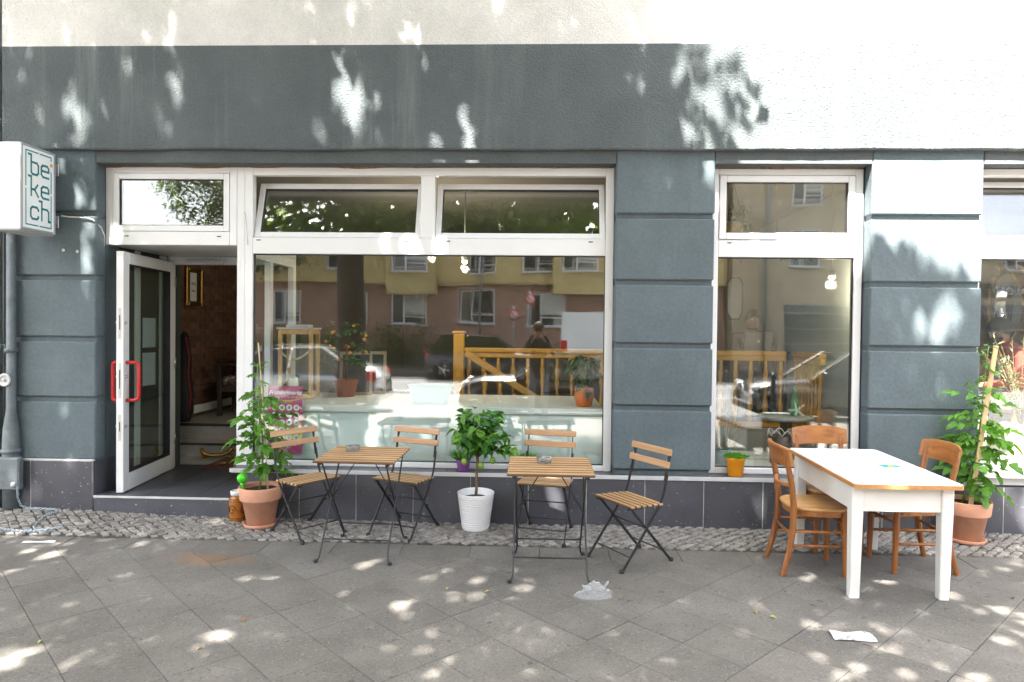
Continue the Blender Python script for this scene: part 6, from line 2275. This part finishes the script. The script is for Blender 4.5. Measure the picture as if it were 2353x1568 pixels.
def person(name, label, loc, rz, J, E_, mats, look, hair_m, head_tilt=0.0, fingers=True):
    """one continuous skinned body; J joint -> (x, y, z, r), E_ (a, b, material). faces local +y"""
    t = thing(name, label, 'person', loc, rz)
    J = dict(J)
    E_ = list(E_)
    if fingers:
        for s_, sfx in ((-1, 'l'), (1, 'r')):
            h = Vector(J['hand_' + sfx][:3])
            w = Vector(J['wrist_' + sfx][:3])
            d = (h - w).normalized()
            side = Vector(look['finger_side']).cross(d)
            if side.length < .1:
                side = Vector((0, 0, 1))
            side.normalize()
            curl = Vector(look['finger_side'])
            for q in range(4):
                k = 'f%d_%s' % (q, sfx)
                b = h + side * ((q - 1.5) * .019) + d * .025
                ln = (.066, .075, .07, .055)[q]
                J[k + 'a'] = (*b, .0092)
                J[k + 'b'] = (*(b + d * ln * .5 + curl * .012), .0085)
                J[k + 'c'] = (*(b + d * ln * .75 + curl * .04), .0072)
                E_ += [('hand_' + sfx, k + 'a', 'skin'), (k + 'a', k + 'b', 'skin'), (k + 'b', k + 'c', 'skin')]
            b = h - d * .02 + side * -.035 + curl * .01
            J['th_%sa' % sfx] = (*b, .0105)
            J['th_%sb' % sfx] = (*(b + d * .035 + side * -.012 + curl * .02), .009)
            E_ += [('hand_' + sfx, 'th_%sa' % sfx, 'skin'), ('th_%sa' % sfx, 'th_%sb' % sfx, 'skin')]
    names = list(J)
    me = bpy.data.meshes.new('body')
    me.from_pydata([J[n][:3] for n in names], [(names.index(a), names.index(b)) for a, b, _ in E_], [])
    ob = bpy.data.objects.new('body', me)
    COL.objects.link(ob)
    ob.modifiers.new('skin', 'SKIN')
    for k, n in enumerate(names):
        sv = me.skin_vertices[0].data[k]
        sv.radius = (J[n][3], J[n][3] * (J[n][4] if len(J[n]) > 4 else 1))
        sv.use_root = n == 'pelvis'
    ss = ob.modifiers.new('sub', 'SUBSURF')
    ss.levels = ss.render_levels = 2
    dg = bpy.context.evaluated_depsgraph_get()
    m2_ = bpy.data.meshes.new_from_object(ob.evaluated_get(dg))
    bpy.data.objects.remove(ob)
    order = list(dict.fromkeys(e[2] for e in E_))
    m2_.materials.clear()
    for k in order:
        m2_.materials.append(mats[k])
    segs = [(Vector(J[a][:3]), Vector(J[b][:3]), order.index(c), (J[a][3] + J[b][3]) / 2) for a, b, c in E_]
    for p in m2_.polygons:
        c = p.center
        best = None
        for a, b, mi, r_ in segs:
            ab = b - a
            u = max(0, min(1, (c - a).dot(ab) / max(1e-9, ab.length_squared)))
            dd = (c - (a + ab * u)).length - r_
            if best is None or dd < best[0]:
                best = (dd, mi)
        p.material_index = best[1]
        p.use_smooth = True
    body = inst('body', m2_, t)
    # face and hair
    hc = Vector(J['head'][:3])
    hr = J['head'][3]
    tilt = RX(head_tilt)
    fm = T(*hc) @ tilt
    for s_ in (-1, 1):
        MB().ball((0, 0, 0), .012, 10, 8).build('eye', M_inkwhite, t, tuple(fm @ Vector((s_ * .033, hr * .86, .015))))
        MB().ball((0, 0, 0), .006, 8, 6).build('pupil', M_gasket, t, tuple(fm @ Vector((s_ * .033, hr * .86 + .009, .015))))
        MB().ball((0, 0, 0), .03, 10, 8, (.35, .6, 1)).build('ear', mats['skin'], t, tuple(fm @ Vector((s_ * hr * .93, -.005, -.005))))
    MB().tube([tuple(fm @ Vector((0, hr * .9, .02))), tuple(fm @ Vector((0, hr * 1.12, -.022))), tuple(fm @ Vector((0, hr * .95, -.035)))], [.009, .015, .011], 8).build('nose', mats['skin'], t)
    MB().tube([tuple(fm @ Vector((-.022, hr * .9, -.062))), tuple(fm @ Vector((0, hr * .96, -.06))), tuple(fm @ Vector((.022, hr * .9, -.062)))], [.004, .006, .004], 6).build('mouth', mat('lips', (.32, .12, .1), .5), t)
    vs, fs = [], []
    nu, nv = 20, 9
    for j in range(nv + 1):
        th = (math.pi * .60) * j / nv
        for i in range(nu):
            ph = 2 * math.pi * i / nu
            cut = 1.0
            th2 = th * (1.0 if math.sin(ph) < .2 else 1 - .36 * (math.sin(ph) - .2) / .8)
            rr2 = hr * (1.12 + .05 * mnoise.noise(Vector((math.cos(ph) * 3, math.sin(ph) * 3, th * 4))))
            vs.append(tuple(fm @ Vector((rr2 * math.sin(th2) * math.cos(ph), rr2 * 1.06 * math.sin(th2) * math.sin(ph) - .008, rr2 * 1.22 * math.cos(th2) + .012))))
    for j in range(nv):
        for i in range(nu):
            i2 = (i + 1) % nu
            fs.append((j * nu + i, (j + 1) * nu + i, (j + 1) * nu + i2, j * nu + i2))
    MB().add(vs, fs, True).build('hair', hair_m, t)
    return t


def torso_edges(shirt='shirt', legs='trousers'):
    E_ = [('pelvis', 'waist', shirt), ('waist', 'chest', shirt), ('chest', 'collar', shirt), ('collar', 'neck', 'skin'), ('neck', 'chin', 'skin'), ('chin', 'head', 'skin'), ('head', 'crown', 'skin')]
    for s_ in 'lr':
        E_ += [('pelvis', 'hip_' + s_, legs), ('hip_' + s_, 'knee_' + s_, legs), ('knee_' + s_, 'ankle_' + s_, legs), ('ankle_' + s_, 'toe_' + s_, 'shoe'),
               ('collar', 'shoulder_' + s_, shirt), ('shoulder_' + s_, 'elbow_' + s_, shirt), ('elbow_' + s_, 'wrist_' + s_, shirt), ('wrist_' + s_, 'hand_' + s_, 'skin')]
    return E_


def sym(J, n, x, y, z, r):
    J[n + '_l'] = (-x, y, z, r)
    J[n + '_r'] = (x, y, z, r)


# the photographer, mirrored in the shop window
J = {'pelvis': (0, -.02, .98, .145, .75), 'waist': (0, -.02, 1.12, .14, .72), 'chest': (0, 0, 1.34, .165, .68), 'collar': (0, .0, 1.48, .10, .8), 'neck': (0, .01, 1.57, .056), 'chin': (0, .035, 1.64, .07), 'head': (0, .03, 1.715, .093), 'crown': (0, .02, 1.79, .065)}
sym(J, 'hip', .10, -.02, .90, .09); sym(J, 'knee', .11, .01, .51, .06); sym(J, 'ankle', .12, -.02, .09, .042); sym(J, 'toe', .14, .13, .035, .036)
sym(J, 'shoulder', .19, .0, 1.45, .062); sym(J, 'elbow', .25, .10, 1.29, .045); sym(J, 'wrist', .11, .15, 1.60, .030); sym(J, 'hand', .085, .165, 1.67, .030)
ph = person('person', 'photographer in dark clothes holding a camera up, mirrored in the shop window', (.0, -6.06, gz(-6.06)), 0, J, torso_edges(), {'skin': M_skin, 'shirt': mat('dark jacket', (.02, .02, .022), .8), 'trousers': mat('grey jeans', (.16, .17, .19), .85), 'shoe': M_rubber}, {'finger_side': (0, .3, 0)}, M_hairdark)
t = thing('camera_body', 'black camera held before the photographer\'s face', 'camera', (0, -5.885, 1.59))
MB().box(-.065, .065, -.022, .022, -.04, .035, .008).build('housing', M_blackplastic, t)
MB().lathe([(0, 0), (.026, 0), (.026, .035), (.02, .037), (.018, .03), (0, .03)], 18, mat=T(0, .022, -.003) @ RX(-math.pi / 2)).build('lens', M_black_steel, t)

# man in red in the salon window
J = {'pelvis': (0, -.02, .56, .15, .8), 'waist': (0, .0, .70, .145, .8), 'chest': (0, .07, .90, .165, .72), 'collar': (0, .11, 1.03, .10, .8), 'neck': (0, .14, 1.09, .057), 'chin': (0, .18, 1.13, .07), 'head': (0, .175, 1.20, .094), 'crown': (0, .15, 1.28, .066)}
sym(J, 'hip', .10, .03, .54, .095); sym(J, 'knee', .14, .43, .54, .068); sym(J, 'ankle', .14, .42, .10, .045); sym(J, 'toe', .15, .57, .04, .038)
sym(J, 'shoulder', .20, .10, 1.0, .066); sym(J, 'elbow', .25, .15, .74, .05); sym(J, 'wrist', .13, .36, .70, .031); sym(J, 'hand', .10, .43, .69, .031)
M_redshirt = mat('brick red jumper', (.42, .045, .03), .9, var=.12, vs=12)
man = person('person', 'bearded man in a red jumper and beige trousers sitting in the salon window', (4.56, 1.12, .42), math.pi / 2, J, torso_edges(), {'skin': M_skin, 'shirt': M_redshirt, 'trousers': mat('beige trousers', (.48, .42, .32), .85), 'shoe': M_rubber}, {'finger_side': (0, 0, -.3)}, M_hairdark, -.35)
MB().tube([(-.15, .0, 1.06), (-.12, .16, 1.0), (-.06, .22, .86), (.0, .22, .74)], .014, 8).build('strap', mat('teal strap', (.02, .25, .35), .7), man)
MB().tube([(-.075, .20, 1.14), (-.055, .235, 1.105), (0, .262, 1.09), (.055, .235, 1.105), (.075, .20, 1.14)], [.012, .022, .026, .022, .012], 8).build('beard', M_hairdark, man)
cc = cafe_chair('honey wood chair under the man in red', (4.52, 1.10), -math.pi / 2)
cc.location = (4.58, 1.12, .42); cc.rotation_euler = (0, 0, -math.pi / 2); cc['group'] = 'chairs inside the rooms'
t = thing('red_bag', 'bright red cloth bag on the chair behind the man in the salon window', 'bag', (4.86, 1.02, .88))
MB().ball((0, 0, .1), .16, 16, 12, (.9, .8, .75)).build('bag_cloth', mat('bright red cloth', (.6, .03, .02), .8), t)

# gilt mirror on the salon wall
t = thing('gilt_mirror', 'oval mirror in an ornate gilt frame inside the salon window', 'mirror', (5.02, 1.95, 1.88))
a_ = [2 * math.pi * i / 40 for i in range(41)]
MB().tube([(.24 * math.cos(a), 0, .47 * math.sin(a)) for a in a_], [.026 + .012 * abs(math.sin(a * 7)) for a in a_], 8).build('gilt_frame', M_gilt, t)
MB().lathe([(0, 0), (1, 0), (1, .01), (0, .01)], 40, mat=T(0, .01, 0) @ Matrix.Diagonal((.235, 1, .46, 1)) @ RX(math.pi / 2)).build('mirror_glass', MATS['mirror silver'], t)
for k in range(9):
    a = math.pi / 2 + (k - 4) * .3
    MB().ball((.26 * math.cos(a), -.01, .5 * math.sin(a)), .034, 8, 6).build('carved_leaf', M_gilt, t)
B(4.2, 6.39, 2.02, 2.08, .42, 3.0, 0, 'salon_partition', MATS['dim ochre room wall'])

# guest with a laptop behind the railing
J = {'pelvis': (0, -.02, .56, .15, .8), 'waist': (0, .0, .70, .145, .8), 'chest': (0, .03, .90, .165, .72), 'collar': (0, .05, 1.03, .10, .8), 'neck': (0, .06, 1.10, .057), 'chin': (0, .09, 1.15, .07), 'head': (0, .085, 1.22, .094), 'crown': (0, .07, 1.30, .066)}
sym(J, 'hip', .10, .03, .54, .095); sym(J, 'knee', .14, .43, .54, .068); sym(J, 'ankle', .14, .42, .10, .045); sym(J, 'toe', .15, .57, .04, .038)
sym(J, 'shoulder', .20, .05, 1.0, .066); sym(J, 'elbow', .27, .12, .80, .05); sym(J, 'wrist', .12, .30, .78, .031); sym(J, 'hand', .09, .36, .78, .031)
person('person', 'guest in dark clothes sitting at a laptop behind the railing', (2.70, 3.35, .52), math.pi, J, torso_edges(), {'skin': M_skin, 'shirt': mat('dark red shirt', (.09, .03, .025), .9), 'trousers': MATS['dark jacket'], 'shoe': M_rubber}, {'finger_side': (0, 0, -.3)}, M_hairdark, -.15)
t = thing('side_table', 'small dark table carrying the laptop behind the railing', 'table', (2.62, 2.86, .52))
MB().box(-.33, .33, -.22, .24, .81, .84, .006).build('tabletop', M_darkwood, t)
for sx in (-1, 1):
    for sy in (-1, 1):
        MB().box(sx * .29 - .02, sx * .29 + .02, sy * .18 - .02, sy * .18 + .02, 0, .81, .003).build('leg', M_darkwood, t)
t = thing('laptop', 'open silver laptop on the small table behind the railing', 'laptop', (2.60, 2.84, 1.362))
M_alu = mat('laptop aluminium', (.45, .45, .46), .35, .8)
MB().box(-.16, .16, -.1, .12, 0, .012, .003).build('keyboard_base', M_alu, t)
MB().box(-.16, .16, -.004, .004, 0, .22, .003, T(0, -.1, .012) @ RX(.3)).build('screen_lid', M_alu, t)
MB().ball((0, 0, 0), .02, 12, 8, (.9, .12, 1)).build('lid_emblem', M_inkwhite, t, (0, -.142, .115), (.3, 0, 0))
t = thing('stool', 'dark stool under the guest at the laptop', 'stool', (2.70, 3.36, .52))
MB().lathe([(0, .40), (.18, .40), (.19, .42), (.18, .435), (0, .435)], 20).build('seat', M_darkwood, t)
for k in range(4):
    a = math.pi / 4 + k * math.pi / 2
    MB().tube([(.17 * math.cos(a), .17 * math.sin(a), 0), (.12 * math.cos(a), .12 * math.sin(a), .41)], .015, 7).build('leg', M_darkwood, t)
